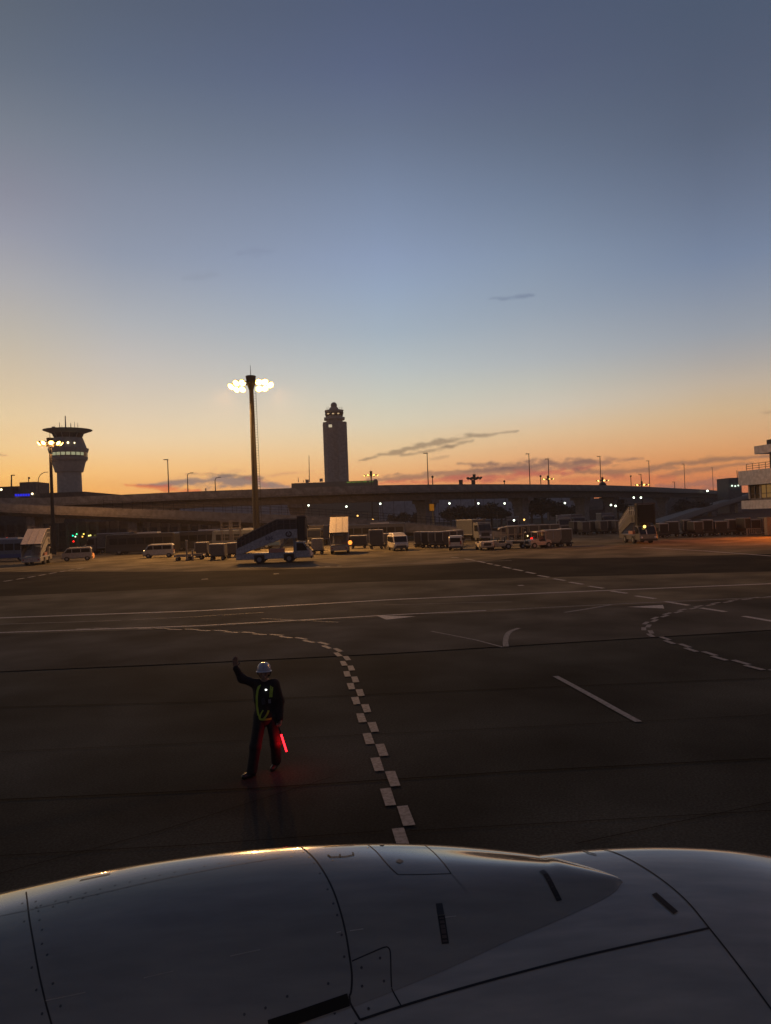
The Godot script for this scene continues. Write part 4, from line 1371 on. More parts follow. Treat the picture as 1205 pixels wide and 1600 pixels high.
func make_airplane() -> void:
	for q in [[-260, 1462], [-120, 1430], [0, 1402], [50, 1390], [100, 1378.5], [200, 1357.5], [300, 1341], [400, 1328.5], [480, 1322], [540, 1319.5], [600, 1318.2], [650, 1319], [700, 1321.3], [750, 1325.5], [800, 1331], [820, 1333.6]]: tab_a.append(contour(q[0], q[1]))
	for q in [[-260, 1580], [0, 1490], [250, 1425], [400, 1392], [500, 1374], [600, 1360], [700, 1347], [800, 1336], [850, 1330.5], [900, 1326], [950, 1323.6], [1000, 1323], [1060, 1325], [1120, 1331], [1205, 1345], [1300, 1366], [1420, 1400]]: tab_b.append(contour(q[0], q[1]))
	var last: Vector2 = tab_b[-1]
	tab_b.append(Vector2(last.x + 0.8, last.y - 0.13)); tab_b.append(Vector2(last.x + 2.0, last.y - 0.42))
	x_820 = contour(820, 1333.6).x
	for q in [[-260, 1850], [-100, 1800], [100, 1735], [300, 1663], [450, 1608], [548, 1575], [590, 1559], [640, 1539], [720, 1505], [800, 1468], [850, 1448], [900, 1426], [930, 1412], [950, 1401], [964, 1391], [971, 1381]]: tab_lo.append(polar(hit(q[0], q[1], 0)))
	for q in [[840, 1336.5], [860, 1340], [885, 1345.5], [910, 1352], [935, 1359.5], [955, 1366.5], [966, 1372.5], [971, 1378]]: tab_up.append(polar(hit(q[0], q[1], 0)))
	for k in tab_up.size(): tab_up[k].y = minf(tab_up[k].y, THE)
	tab_up.push_front(Vector2(x_820, THE))
	tab_up.push_front(Vector2(x_820 - 2.0, THE))
	var tip := polar(hit(972.5, 1379.5, 0))
	x_tip = maxf(tip.x, maxf(tab_lo[-1].x, tab_up[-1].x) + 0.004)
	tab_lo.append(Vector2(x_tip, tip.y)); tab_up.append(Vector2(x_tip, tip.y))
	tab_lo.sort_custom(func(p, q): return p.x < q.x)
	tab_up.sort_custom(func(p, q): return p.x < q.x)

	var o := thing("airplane", "airplane seen from its own cabin window: grey engine cowl and wing root below", "airplane")
	var skin := func(c: Color, rough: float) -> StandardMaterial3D:
		var m := StandardMaterial3D.new()
		m.albedo_color = c.linear_to_srgb()
		m.roughness = rough
		m.metallic_specular = 0.65
		m.clearcoat_enabled = true
		m.clearcoat = 1.0
		m.clearcoat_roughness = 0.03
		m.albedo_texture = noise_tex(0.012, 0.8, 1.0, 81, 512, 6)
		m.uv1_triplanar = true
		m.uv1_scale = Vector3(0.35, 2.2, 2.2)
		return m
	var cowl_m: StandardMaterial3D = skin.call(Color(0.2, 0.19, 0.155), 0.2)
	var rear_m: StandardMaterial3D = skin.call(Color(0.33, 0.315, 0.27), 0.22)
	# the rear surface and the cowl that sinks into it
	var xs: Array = []
	for i in 150: xs.append(-3.3 + 7.6 * i / 149.0)
	var far_psi := THE + 2.4
	var b := MB.new()
	grid(b, xs, func(_x): return -0.9, func(_x): return THE, func(x, th): return on_skin(x, th, r_b(x)), 80)
	grid(b, xs, func(_x): return THE, func(_x): return far_psi, func(x, th): return crown(x, r_b(x), th), 40)
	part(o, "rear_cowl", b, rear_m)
	xs = []
	for i in 170:
		var t := i / 169.0
		xs.append(-3.2 + (x_tip + 3.2) * (1.0 - pow(1.0 - t, 2.0)))
	b = MB.new()
	grid(b, xs, func(x): return look(tab_lo, x), func(x): return look(tab_up, x), func(x, th): return on_skin(x, th, r_a(x, th) + 0.001), 80)
	xs = []
	for i in 110: xs.append(lerpf(-3.2, x_820, i / 109.0))
	grid(b, xs, func(_x): return THE, func(_x): return far_psi, func(x, th): return crown(x, r_a(x, THE) + 0.001, th), 40)
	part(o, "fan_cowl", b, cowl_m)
	# body of the airplane that the eye sits in front of: a plain round hull out of view, keeping sky light off cowl and apron
	var hull := MB.new()
	hull.xf = Transform3D(Basis(Vector3.BACK, -PI / 2), Vector3(-14, 3.3, 2.95))
	hull.lathe(P([0.2, 0, 1.88, 3, 1.88, 30, 1.2, 36, 0.2, 40]), 32, Vector3.ZERO, 0.0, true)
	part(o, "unseen_fuselage", hull, mat(Color(0.62, 0.62, 0.62), 0.3))
	# seams
	var seam := mat(Color(0.006, 0.006, 0.007), 0.7)
	var faint := mat(Color(0.09, 0.09, 0.085), 0.5)
	var pale := mat(Color(0.26, 0.25, 0.22), 0.5)
	var dark := mat(Color(0.022, 0.022, 0.024), 0.4)
	ribbon(o, "panel_seam", [41, 1394, 43, 1410, 46, 1435, 52, 1470, 60, 1515, 70, 1560, 80, 1597, 86, 1620], 0.0058, seam)
	ribbon(o, "panel_seam", [470, 1324, 480, 1331, 493, 1344, 508, 1366, 521, 1392, 532, 1424, 540, 1456, 546, 1492, 550, 1522, 549, 1548, 546, 1556], 0.0065, seam)
	ribbon(o, "panel_seam", [546, 1556, 547, 1566, 552, 1576, 563, 1594], 0.0065, seam)
	ribbon(o, "hatch_seam", [574, 1320, 588, 1331, 600, 1345, 612, 1358, 622, 1367], 0.0050, seam)
	ribbon(o, "hatch_seam", [622, 1367, 660, 1367, 705, 1365.5], 0.0043, seam)
	ribbon(o, "hatch_seam", [705, 1365.5, 697, 1354, 687, 1342, 674, 1329, 661, 1320], 0.0043, seam)
	ribbon(o, "panel_seam", [706, 1366, 714, 1376, 730, 1394], 0.0029, faint)
	ribbon(o, "hatch_seam", [550, 1502, 575, 1491, 598, 1481, 605, 1479.5], 0.0043, seam)
	ribbon(o, "hatch_seam", [605, 1479.5, 609, 1484, 610.5, 1495, 611, 1520, 612, 1543], 0.0043, seam)
	ribbon(o, "hatch_seam", [612, 1544, 618, 1556, 627, 1572], 0.0043, seam)
	ribbon(o, "panel_seam", [563, 1594, 628, 1572.5, 720, 1545, 800, 1523, 900, 1497, 1000, 1474, 1060, 1461, 1108, 1450.5], 0.0079, seam)
	ribbon(o, "panel_seam", [930, 1324.5, 945, 1328, 965, 1334, 1000, 1352, 1040, 1379, 1075, 1410, 1108, 1450, 1150, 1503, 1205, 1577, 1240, 1625], 0.0058, seam)
	ribbon(o, "pinstripe", [0, 1432, 60, 1419, 130, 1402.5, 215, 1383, 300, 1365, 380, 1350, 440, 1340.5], 0.0029, faint)
	for q in [[72, 1563.5, 134, 1550.5], [225, 1528, 271, 1517.5], [360, 1494, 407, 1484], [526, 1457.5, 533, 1456], [547, 1454.5, 568, 1451.5], [690, 1434, 713, 1431.5]]:
		ribbon(o, "paint_scratch", q, 0.0035, pale)
	# latches and small fittings
	for q in [[[686, 1412, 689, 1430], 0.024, dark], [[689.5, 1431, 696, 1475], 0.025, seam], [[690, 1434, 695.5, 1472], 0.016, mat(Color(0.05, 0.035, 0.03), 0.4)], [[846, 1361, 852, 1366], 0.022, dark], [[852, 1366, 865, 1390, 874, 1408], 0.021, seam], [[855, 1372, 871, 1403], 0.010, dark], [[1022, 1397, 1040, 1413, 1056, 1427], 0.023, seam], [[1028, 1402, 1051, 1422], 0.012, dark], [[621, 1345, 628, 1348], 0.022, dark], [[594, 1320.5, 600, 1321], 0.02, dark]]:
		ribbon(o, "latch", q[0], q[1], q[2], 0.003)
	ribbon(o, "hinge", [512, 1336.5, 517, 1340, 540, 1339, 553, 1336.5], 0.006, seam, 0.003)
	ribbon(o, "hinge", [532, 1339.5, 531, 1335.5], 0.006, seam, 0.003)
	ribbon(o, "hinge", [553, 1336.5, 551, 1332.5], 0.005, seam, 0.003)
	ribbon(o, "hinge", [910, 1329, 920, 1333, 932, 1336], 0.008, dark, 0.003)
	ribbon(o, "rim_smudge", [506, 1323.4, 530, 1322.0], 0.014, dark, 0.0015)  # dark smudges just at the rim, laid on as thin strips
	ribbon(o, "rim_smudge", [125, 1376.2, 172, 1366.4], 0.014, dark, 0.0015)
	# flat black strip in place of the gap under the cowl's rear lower edge
	ribbon(o, "gap_dark_strip", [420, 1604, 470, 1588, 510, 1574, 545, 1562], 0.036, mat(Color(0.004, 0.004, 0.004), 0.9), 0.004)
	# screws
	var sm := MB.new()
	sm.lathe(P([0.0048, 0, 0.0046, 0.0012, 0, 0.0014]), 8)
	var screw := sm.mesh()
	var spots: Array = [[56, 1409], [57, 1418], [62, 1438], [66, 1453], [66, 1475], [74, 1492], [83, 1537], [95, 1572], [35, 1412], [38, 1440], [50, 1512], [57, 1547], [66, 1584], [474, 1332], [483, 1340], [491, 1349], [500, 1365], [512, 1390], [521, 1412], [527, 1430], [534, 1461], [538, 1495], [513, 1537], [449, 1557], [415, 1575], [382, 1585], [520, 1345], [575, 1325], [565, 1512], [594, 1497], [600, 1533], [566, 1541], [576, 1576], [523, 1583], [556, 1600]]
	for k in 18:
		var t := k / 17.0
		spots.append([lerpf(60, 455, t), 1424.0 - 118.0 * t + 33.0 * t * t])
		spots.append([lerpf(60, 455, t) + 4, 1415.0 - 116.0 * t + 33.0 * t * t])
	for q in spots:
		var p := hit(q[0], q[1])
		var n := skin_normal(p)
		var i := put(o, "screw", screw, dark)
		var u := n.cross(Vector3.RIGHT).normalized()
		i.transform = Transform3D(Basis(u, n, u.cross(n)), p)

# ---------------------------------------------------------------- people
# bones: [from, to, radius, radius, flattening in depth]
func field(bones: Array, p: Vector3, k: float) -> float:
	var d := 9.0
	for b in bones:
		d = join(d, bone_d(b, p), k)
	return d

func bone_d(b: Array, p: Vector3) -> float:
	var a: Vector3 = b[0]
	var ab: Vector3 = b[1] - a
	var q := p - a
	var fz: float = b[4] if b.size() > 4 else 1.0
	q.z *= fz
	ab.z *= fz
	var t := clampf(q.dot(ab) / maxf(ab.length_squared(), 1e-9), 0, 1)
	return (q - ab * t).length() - lerpf(b[2], b[3], t)

func join(a: float, b: float, k: float) -> float:
	var h := maxf(k - absf(a - b), 0.0) / k
	return minf(a, b) - h * h * k * 0.25

func nets(mb: MB, bones: Array, cell: float, k: float) -> void:
	var lo := Vector3(99, 99, 99)
	var hi := -lo
	for b in bones:
		var r: float = maxf(b[2], b[3]) + k + cell * 2
		for e in [b[0], b[1]]:
			lo = lo.min(e - Vector3.ONE * r); hi = hi.max(e + Vector3.ONE * r)
	var nx := int((hi.x - lo.x) / cell) + 2
	var ny := int((hi.y - lo.y) / cell) + 2
	var nz := int((hi.z - lo.z) / cell) + 2
	var f := PackedFloat32Array()
	f.resize(nx * ny * nz)
	f.fill(9.0)
	for b in bones:
		var r: float = maxf(b[2], b[3]) + k + cell * 2
		var bl: Vector3 = (b[0] as Vector3).min(b[1]) - Vector3.ONE * r - lo
		var bh: Vector3 = (b[0] as Vector3).max(b[1]) + Vector3.ONE * r - lo
		for z in range(maxi(int(bl.z / cell), 0), mini(int(bh.z / cell) + 1, nz)):
			for y in range(maxi(int(bl.y / cell), 0), mini(int(bh.y / cell) + 1, ny)):
				for x in range(maxi(int(bl.x / cell), 0), mini(int(bh.x / cell) + 1, nx)):
					var i := (z * ny + y) * nx + x
					f[i] = join(f[i], bone_d(b, lo + Vector3(x, y, z) * cell), k)
	var vert := {}
	var sx := 1
	var sy := nx
	var sz := nx * ny
	var corner := [0, sx, sy, sx + sy, sz, sx + sz, sy + sz, sx + sy + sz]
	var edges := [[0, 1], [2, 3], [4, 5], [6, 7], [0, 2], [1, 3], [4, 6], [5, 7], [0, 4], [1, 5], [2, 6], [3, 7]]
	var off: Array[Vector3] = []
	for c in 8: off.append(Vector3(c & 1, (c >> 1) & 1, (c >> 2) & 1))
	var quads: Array = []
	for z in nz - 1:
		for y in ny - 1:
			for x in nx - 1:
				var i := (z * ny + y) * nx + x
				var v0 := f[i]
				if v0 > cell * 3.0: continue
				var inside := 0
				for c in 8:
					if f[i + corner[c]] < 0.0: inside += 1
				if inside == 0 or inside == 8: continue
				var sum := Vector3.ZERO
				var n := 0
				for e in edges:
					var a := f[i + corner[e[0]]]
					var b := f[i + corner[e[1]]]
					if (a < 0.0) != (b < 0.0):
						sum += off[e[0]].lerp(off[e[1]], a / (a - b))
						n += 1
				vert[i] = lo + (Vector3(x, y, z) + sum / n) * cell
				if x > 0 and y > 0 and z > 0:
					if (v0 < 0.0) != (f[i + sx] < 0.0): quads.append([i, i - sy, i - sy - sz, i - sz, v0 < 0.0])
					if (v0 < 0.0) != (f[i + sy] < 0.0): quads.append([i, i - sz, i - sz - sx, i - sx, v0 < 0.0])
					if (v0 < 0.0) != (f[i + sz] < 0.0): quads.append([i, i - sx, i - sx - sy, i - sy, v0 < 0.0])
	var nor := {}
	for i in vert:
		nor[i] = Vector3.ZERO
	for q in quads:
		if not (vert.has(q[0]) and vert.has(q[1]) and vert.has(q[2]) and vert.has(q[3])): continue
		var c: Vector3 = (vert[q[2]] - vert[q[0]]).cross(vert[q[3]] - vert[q[1]])
		if not q[4]: c = -c
		for j in 4: nor[q[j]] += c
	var flip := false
	for q in quads:
		if not (vert.has(q[0]) and vert.has(q[1]) and vert.has(q[2]) and vert.has(q[3])): continue
		var o: Array = [q[0], q[1], q[2], q[3]] if q[4] else [q[0], q[3], q[2], q[1]]
		var m: Array = []
		for j in 4: m.append(nor[o[j]].normalized())
		mb.tri(vert[o[0]], vert[o[1]], vert[o[2]], m[0], m[1], m[2])
		mb.tri(vert[o[0]], vert[o[2]], vert[o[3]], m[0], m[2], m[3])

func grown(bones: Array, by: float) -> Array:
	var o: Array = []
	for b in bones: o.append([b[0], b[1], b[2] + by, b[3] + by, b[4] if b.size() > 4 else 1.0])
	return o

func V(x: float, y: float, z := 0.0) -> Vector3:
	return Vector3(x, y, z)

# a hand at WRIST pointing along DIR, palm facing PALM; CURL bends the fingers
func hand_bones(wrist: Vector3, dir: Vector3, palm: Vector3, curl: float, thumb_side: float) -> Array:
	var o: Array = []
	var side := dir.cross(palm).normalized() * thumb_side
	var knuckle := wrist + dir * 0.085
	for k in 4:
		var at := knuckle + side * (0.030 - 0.020 * k) - dir * (0.006 if k in [0, 3] else 0.0)
		o.append([wrist + side * (0.016 - 0.011 * k), at, 0.014, 0.0115])
		var l: float = [0.040, 0.045, 0.042, 0.033][k]
		var d := dir
		for j in 3:
			d = (d * cos(curl) + palm * sin(curl)).normalized() if j == 0 else d.rotated(dir.cross(palm).normalized(), curl)
			var n: Vector3 = at + d * l * [1.0, 0.65, 0.5][j]
			o.append([at, n, [0.0095, 0.0085, 0.008][j], [0.0085, 0.008, 0.007][j]])
			at = n
	var t0 := wrist + dir * 0.025 + side * 0.026
	var t1 := t0 + (dir * 0.6 + side * 0.75 + palm * 0.25 * (1 + curl)).normalized() * 0.04
	o.append([t0, t1, 0.0125, 0.010])
	o.append([t1, t1 + (dir * 0.9 + side * 0.25 + palm * (0.2 + curl * 0.6)).normalized() * 0.034, 0.010, 0.008])
	return o

func make_marshaller() -> void:
	var at := gp(418.5, 1208)
	var t := thing("person", "ground crew person in white helmet and dark vest, waving one raised arm", "person", at, 4.0)
	var skin_m := mat(Color(0.22, 0.13, 0.09), 0.55)
	var jacket_m := mat(Color(0.028, 0.012, 0.014), 0.85, 0.0, 0.5, 0.35)
	var trouser_m := mat(Color(0.012, 0.011, 0.014), 0.85, 0.0, 0.5, 0.4)
	var vest_m := mat(Color(0.009, 0.009, 0.01), 0.8, 0.0, 0.5, 0.3)
	var shoe_m := mat(Color(0.008, 0.008, 0.008), 0.45)
	var lime := mat(Color(0.3, 0.4, 0.04), 0.6)
	# joints: x to the right in the picture, y up, z towards the eye
	var sr := V(-0.135, 1.43, 0.0)
	var er := V(-0.345, 1.535, 0.05)
	var wr := V(-0.435, 1.725, 0.09)
	var sl := V(0.165, 1.42, 0.0)
	var el := V(0.235, 1.14, -0.02)
	var wl := V(0.232, 0.865, 0.07)
	var hr := V(-0.085, 0.9, 0.0)
	var kr := V(-0.165, 0.475, 0.13)
	var ar := V(-0.235, 0.085, 0.12)
	var hl := V(0.1, 0.9, 0.0)
	var kl := V(0.145, 0.475, 0.02)
	var al := V(0.125, 0.13, -0.17)
	var torso := [[V(-0.06, 0.95), V(0.08, 0.95), 0.115, 0.115, 1.2], [V(0.01, 0.98), V(0.012, 1.2), 0.135, 0.14, 1.25], [V(-0.035, 1.22), V(0.07, 1.22), 0.125, 0.125, 1.2], [V(-0.06, 1.34), V(0.09, 1.33), 0.115, 0.115, 1.15], [V(-0.09, 1.42), V(0.12, 1.415), 0.065, 0.065]]
	var arm_r := [[sr, er, 0.058, 0.046], [er, wr, 0.046, 0.034]]
	var arm_l := [[sl, el, 0.058, 0.046], [el, wl, 0.046, 0.034]]
	var leg_r := [[hr, kr, 0.09, 0.062], [kr, ar, 0.06, 0.042]]
	var leg_l := [[hl, kl, 0.09, 0.062], [kl, al, 0.06, 0.042]]
	var neck := [[V(0.012, 1.42, -0.01), V(0.005, 1.53, 0.01), 0.058, 0.052]]
	var head := [[V(0.0, 1.60, 0.0), V(0.0, 1.63, -0.01), 0.082, 0.085], [V(0.0, 1.575, 0.03), V(0.0, 1.53, 0.05), 0.058, 0.036], [V(0, 1.595, 0.085), V(0, 1.572, 0.105), 0.010, 0.013], [V(-0.082, 1.595, -0.005), V(-0.082, 1.57, 0.0), 0.014, 0.010], [V(0.082, 1.595, -0.005), V(0.082, 1.57, 0.0), 0.014, 0.010], [V(-0.018, 1.543, 0.084), V(0.018, 1.543, 0.084), 0.008, 0.008], [V(-0.03, 1.615, 0.078), V(0.03, 1.615, 0.078), 0.012, 0.012]]
	var hand_r := hand_bones(wr, V(0.02, 0.99, 0.1).normalized(), V(0.25, -0.1, 0.95).normalized(), 0.1, 1.0)
	var grip_dir := V(0.076, -0.262, 0.03).normalized()
	var hand_l := hand_bones(wl, V(0.0, -0.96, 0.22).normalized(), V(-0.75, 0.05, 0.5).normalized(), 1.15, -1.0)
	var b := MB.new()
	nets(b, torso + arm_r + arm_l + leg_r + leg_l + neck, 0.016, 0.05)
	nets(b, head + [neck[0]], 0.006, 0.02)
	nets(b, hand_r + [[er.lerp(wr, 0.8), wr, 0.033, 0.03]], 0.004, 0.012)
	nets(b, hand_l + [[el.lerp(wl, 0.8), wl, 0.033, 0.03]], 0.004, 0.012)
	part(t, "body", b, skin_m)
	b = MB.new()
	nets(b, grown(torso + [[sr, er, 0.06, 0.05], [er, er.lerp(wr, 0.93), 0.05, 0.037], [sl, el, 0.062, 0.05], [el, el.lerp(wl, 0.95), 0.05, 0.04]], 0.013), 0.014, 0.05)
	part(t, "jacket", b, jacket_m)
	b = MB.new()
	nets(b, grown([[V(-0.06, 0.95), V(0.08, 0.95), 0.112, 0.112, 1.2], [hr, kr, 0.097, 0.076], [kr, kr.lerp(ar, 0.97), 0.076, 0.072], [hl, kl, 0.097, 0.076], [kl, kl.lerp(al, 0.97), 0.076, 0.07]], 0.012), 0.014, 0.045)
	part(t, "trousers", b, trouser_m)
	# vest
	var vest := grown([[V(0.005, 0.92), V(0.012, 1.2), 0.15, 0.155, 1.25], [V(-0.035, 1.22), V(0.07, 1.22), 0.125, 0.125, 1.2], [V(-0.045, 1.34), V(0.08, 1.33), 0.115, 0.115, 1.15]], 0.022)
	b = MB.new()
	nets(b, vest, 0.014, 0.05)
	part(t, "vest", b, vest_m)
	var front := func(x: float, y: float) -> Vector3:
		var z := 0.4
		while z > -0.1 and field(vest, V(x, y, z), 0.05) > 0.004: z -= 0.003
		return V(x, y, z)
	for st in [["strap", [-0.06, 1.44, -0.1, 1.35, -0.115, 1.25, -0.12, 1.1, -0.105, 0.98, -0.075, 0.9], 0.036], ["strap", [0.125, 1.425, 0.118, 1.36, 0.112, 1.3, 0.105, 1.235], 0.05], ["strap", [0.065, 1.03, 0.045, 0.98, 0.01, 0.93, -0.02, 0.9], 0.03], ["strap", [-0.02, 1.04, -0.055, 0.99, -0.075, 0.93], 0.02], ["belt", [-0.15, 0.905, -0.08, 0.895, 0.0, 0.89, 0.08, 0.892, 0.15, 0.9], 0.03]]:
		b = MB.new()
		var a: Array = st[1]
		var w: float = st[2]
		for i in range(0, a.size() - 2, 2):
			for k in 4:
				var p0: Vector2 = Vector2(a[i], a[i + 1]).lerp(Vector2(a[i + 2], a[i + 3]), k / 4.0)
				var p1: Vector2 = Vector2(a[i], a[i + 1]).lerp(Vector2(a[i + 2], a[i + 3]), (k + 1) / 4.0)
				var n := (p1 - p0).normalized().orthogonal() * w * 0.5
				var q: Array[Vector3] = []
				for e in [p0 - n, p0 + n, p1 + n, p1 - n]: q.append(front.call(e.x, e.y))
				if (q[1] - q[0]).cross(q[2] - q[0]).z < 0: q.reverse()
				b.quad(q[0], q[1], q[2], q[3])
		part(t, st[0], b, lime)
	b = MB.new()
	b.ball(front.call(0.035, 1.355) + V(0, 0, 0.012), V(0.017, 0.013, 0.01), 10, 8)
	part(t, "chest_lamp", b, glow(Color(1, 1, 0.97), 3.0))
	b = MB.new()
	b.box(front.call(0.085, 1.175) + V(0, 0, 0.008), V(0.04, 0.06, 0.016))
	part(t, "name_badge", b, mat(Color(0.16, 0.16, 0.18), 0.3))
	b = MB.new()
	b.box(front.call(-0.01, 1.18) + V(0, 0, 0.015), V(0.055, 0.09, 0.03))
	part(t, "radio_pouch", b, mat(Color(0.03, 0.03, 0.04), 0.5))
	# helmet
	b = MB.new()
	b.xf = Transform3D(Basis(Vector3.RIGHT, -0.06), V(0, 1.635, -0.005))
	b.lathe(P([0.112, -0.012, 0.113, 0.0, 0.111, 0.03, 0.104, 0.062, 0.089, 0.093, 0.065, 0.115, 0.035, 0.127, 0.0, 0.13]), 28, Vector3.ZERO, 0.0, true)
	b.lathe(P([0.1, -0.013, 0.128, -0.016, 0.127, -0.008, 0.112, 0.002]), 28, V(0, 0, 0.008), 0.0, true)
	part(t, "helmet", b, mat(Color(0.34, 0.35, 0.4), 0.22))
	b = MB.new()
	for k in 7:
		var y := lerpf(0.045, 0.115, k / 6.0)
		b.box(V(0, 1.637 + y, sqrt(maxf(0.0, 1.0 - pow(y / 0.133, 2.0))) * 0.113 * 0.98 - 0.008), V(0.016, 0.02, 0.012))
	part(t, "helmet_ridge", b, mat(Color(0.31, 0.32, 0.36), 0.25))
	for sd in [-1, 1]:
		b = MB.new()
		b.tube(V(0.092 * sd, 1.625, 0.0), V(0.062 * sd, 1.54, 0.035), 0.006, -1, 6)
		b.tube(V(0.062 * sd, 1.54, 0.035), V(0.0, 1.495, 0.062), 0.006, -1, 6)
		part(t, "chin_strap", b, vest_m)
		b = MB.new()
		b.ball(V(0.03 * sd, 1.602, 0.081), V(0.012, 0.007, 0.006), 8, 6)
		part(t, "eye", b, mat(Color(0.02, 0.02, 0.02), 0.2))
	# hair below the helmet
	b = MB.new()
	nets(b, [[V(-0.07, 1.6, -0.035), V(0.07, 1.6, -0.035), 0.045, 0.045], [V(-0.055, 1.56, -0.05), V(0.055, 1.56, -0.05), 0.04, 0.04]], 0.008, 0.02)
	part(t, "hair", b, mat(Color(0.012, 0.01, 0.01), 0.6))
	# shoes
	for q in [[ar, V(-0.345, 0.036, 0.2), V(-0.215, 0.04, 0.09)], [al, V(0.07, 0.032, -0.08), V(0.135, 0.085, -0.215)]]:
		b = MB.new()
		nets(b, [[q[0] + V(0, -0.01, 0), q[2], 0.05, 0.042], [q[2], q[1], 0.042, 0.036], [q[2].lerp(q[1], 0.5), q[1], 0.044, 0.04]], 0.009, 0.025)
		part(t, "shoe", b, shoe_m)
	# the red wand in the lowered hand
	var fist := wl + V(0.0, -0.96, 0.22).normalized() * 0.085 + V(-0.75, 0.05, 0.5).normalized() * 0.035
	var w := thing("light_wand", "glowing red light wand pointing down from the person's lowered hand", "light wand", at + Basis(Vector3.UP, deg_to_rad(4.0)) * fist, 4.0)
	b = MB.new()
	b.tube(-grip_dir * 0.06, grip_dir * 0.125, 0.015, -1, 12)
	part(w, "handle", b, mat(Color(0.01, 0.01, 0.01), 0.5))
	b = MB.new()
	b.tube(grip_dir * 0.125, grip_dir * 0.15, 0.019, -1, 14)
	part(w, "collar", b, mat(Color(0.01, 0.01, 0.01), 0.4))
	var tube := MB.new()
	tube.tube(grip_dir * 0.152, grip_dir * 0.43, 0.0135, -1, 14)
	part(w, "lamp_tube", tube, glow(Color(1.0, 0.11, 0.15), 6.0))
	var l := OmniLight3D.new()
	l.name = "wand_light"
	l.light_color = Color(1.0, 0.03, 0.06)
	l.light_energy = 0.08
	l.light_size = 0.014
	l.omni_range = 12
	l.omni_attenuation = 2
	l.shadow_enabled = true
	l.position = grip_dir * 0.29
	w.add_child(l)

# ---------------------------------------------------------------- vehicles: x is forward, z to the right-hand side of the driver
func wheel(o: Node3D, x: float, z: float, r: float, w: float) -> void:
	var b := MB.new()
	b.tube(V(x, r, z - w / 2), V(x, r, z + w / 2), r, r, 16)
	var t := part(o, "wheel", b, mat(Color(0.012, 0.012, 0.012), 0.8))
	b = MB.new()
	var s := signf(z)
	b.tube(V(x, r, z + s * w * 0.3), V(x, r, z + s * (w / 2 + 0.012)), r * 0.55, r * 0.5, 12)
	part(t, "rim", b, mat(Color(0.25, 0.25, 0.25), 0.4, 0.5))

func slab(o: Node3D, called: String, a: Array, z0: float, z1: float, m: Material, bevel := 0.0) -> MeshInstance3D:
	var b := MB.new()
	b.prism(P(a), z0, z1, bevel)
	return part(o, called, b, m)

func boxp(o: Node3D, called: String, c: Vector3, sz: Vector3, m: Material, bas := Basis.IDENTITY) -> MeshInstance3D:
	var b := MB.new()
	b.box(c, sz, bas)
	return part(o, called, b, m)

func lampp(o: Node3D, called: String, c: Vector3, r: float, m: Material) -> void:
	var b := MB.new()
	b.ball(c, V(r * 0.5, r, r), 10, 8)
	part(o, called, b, m)

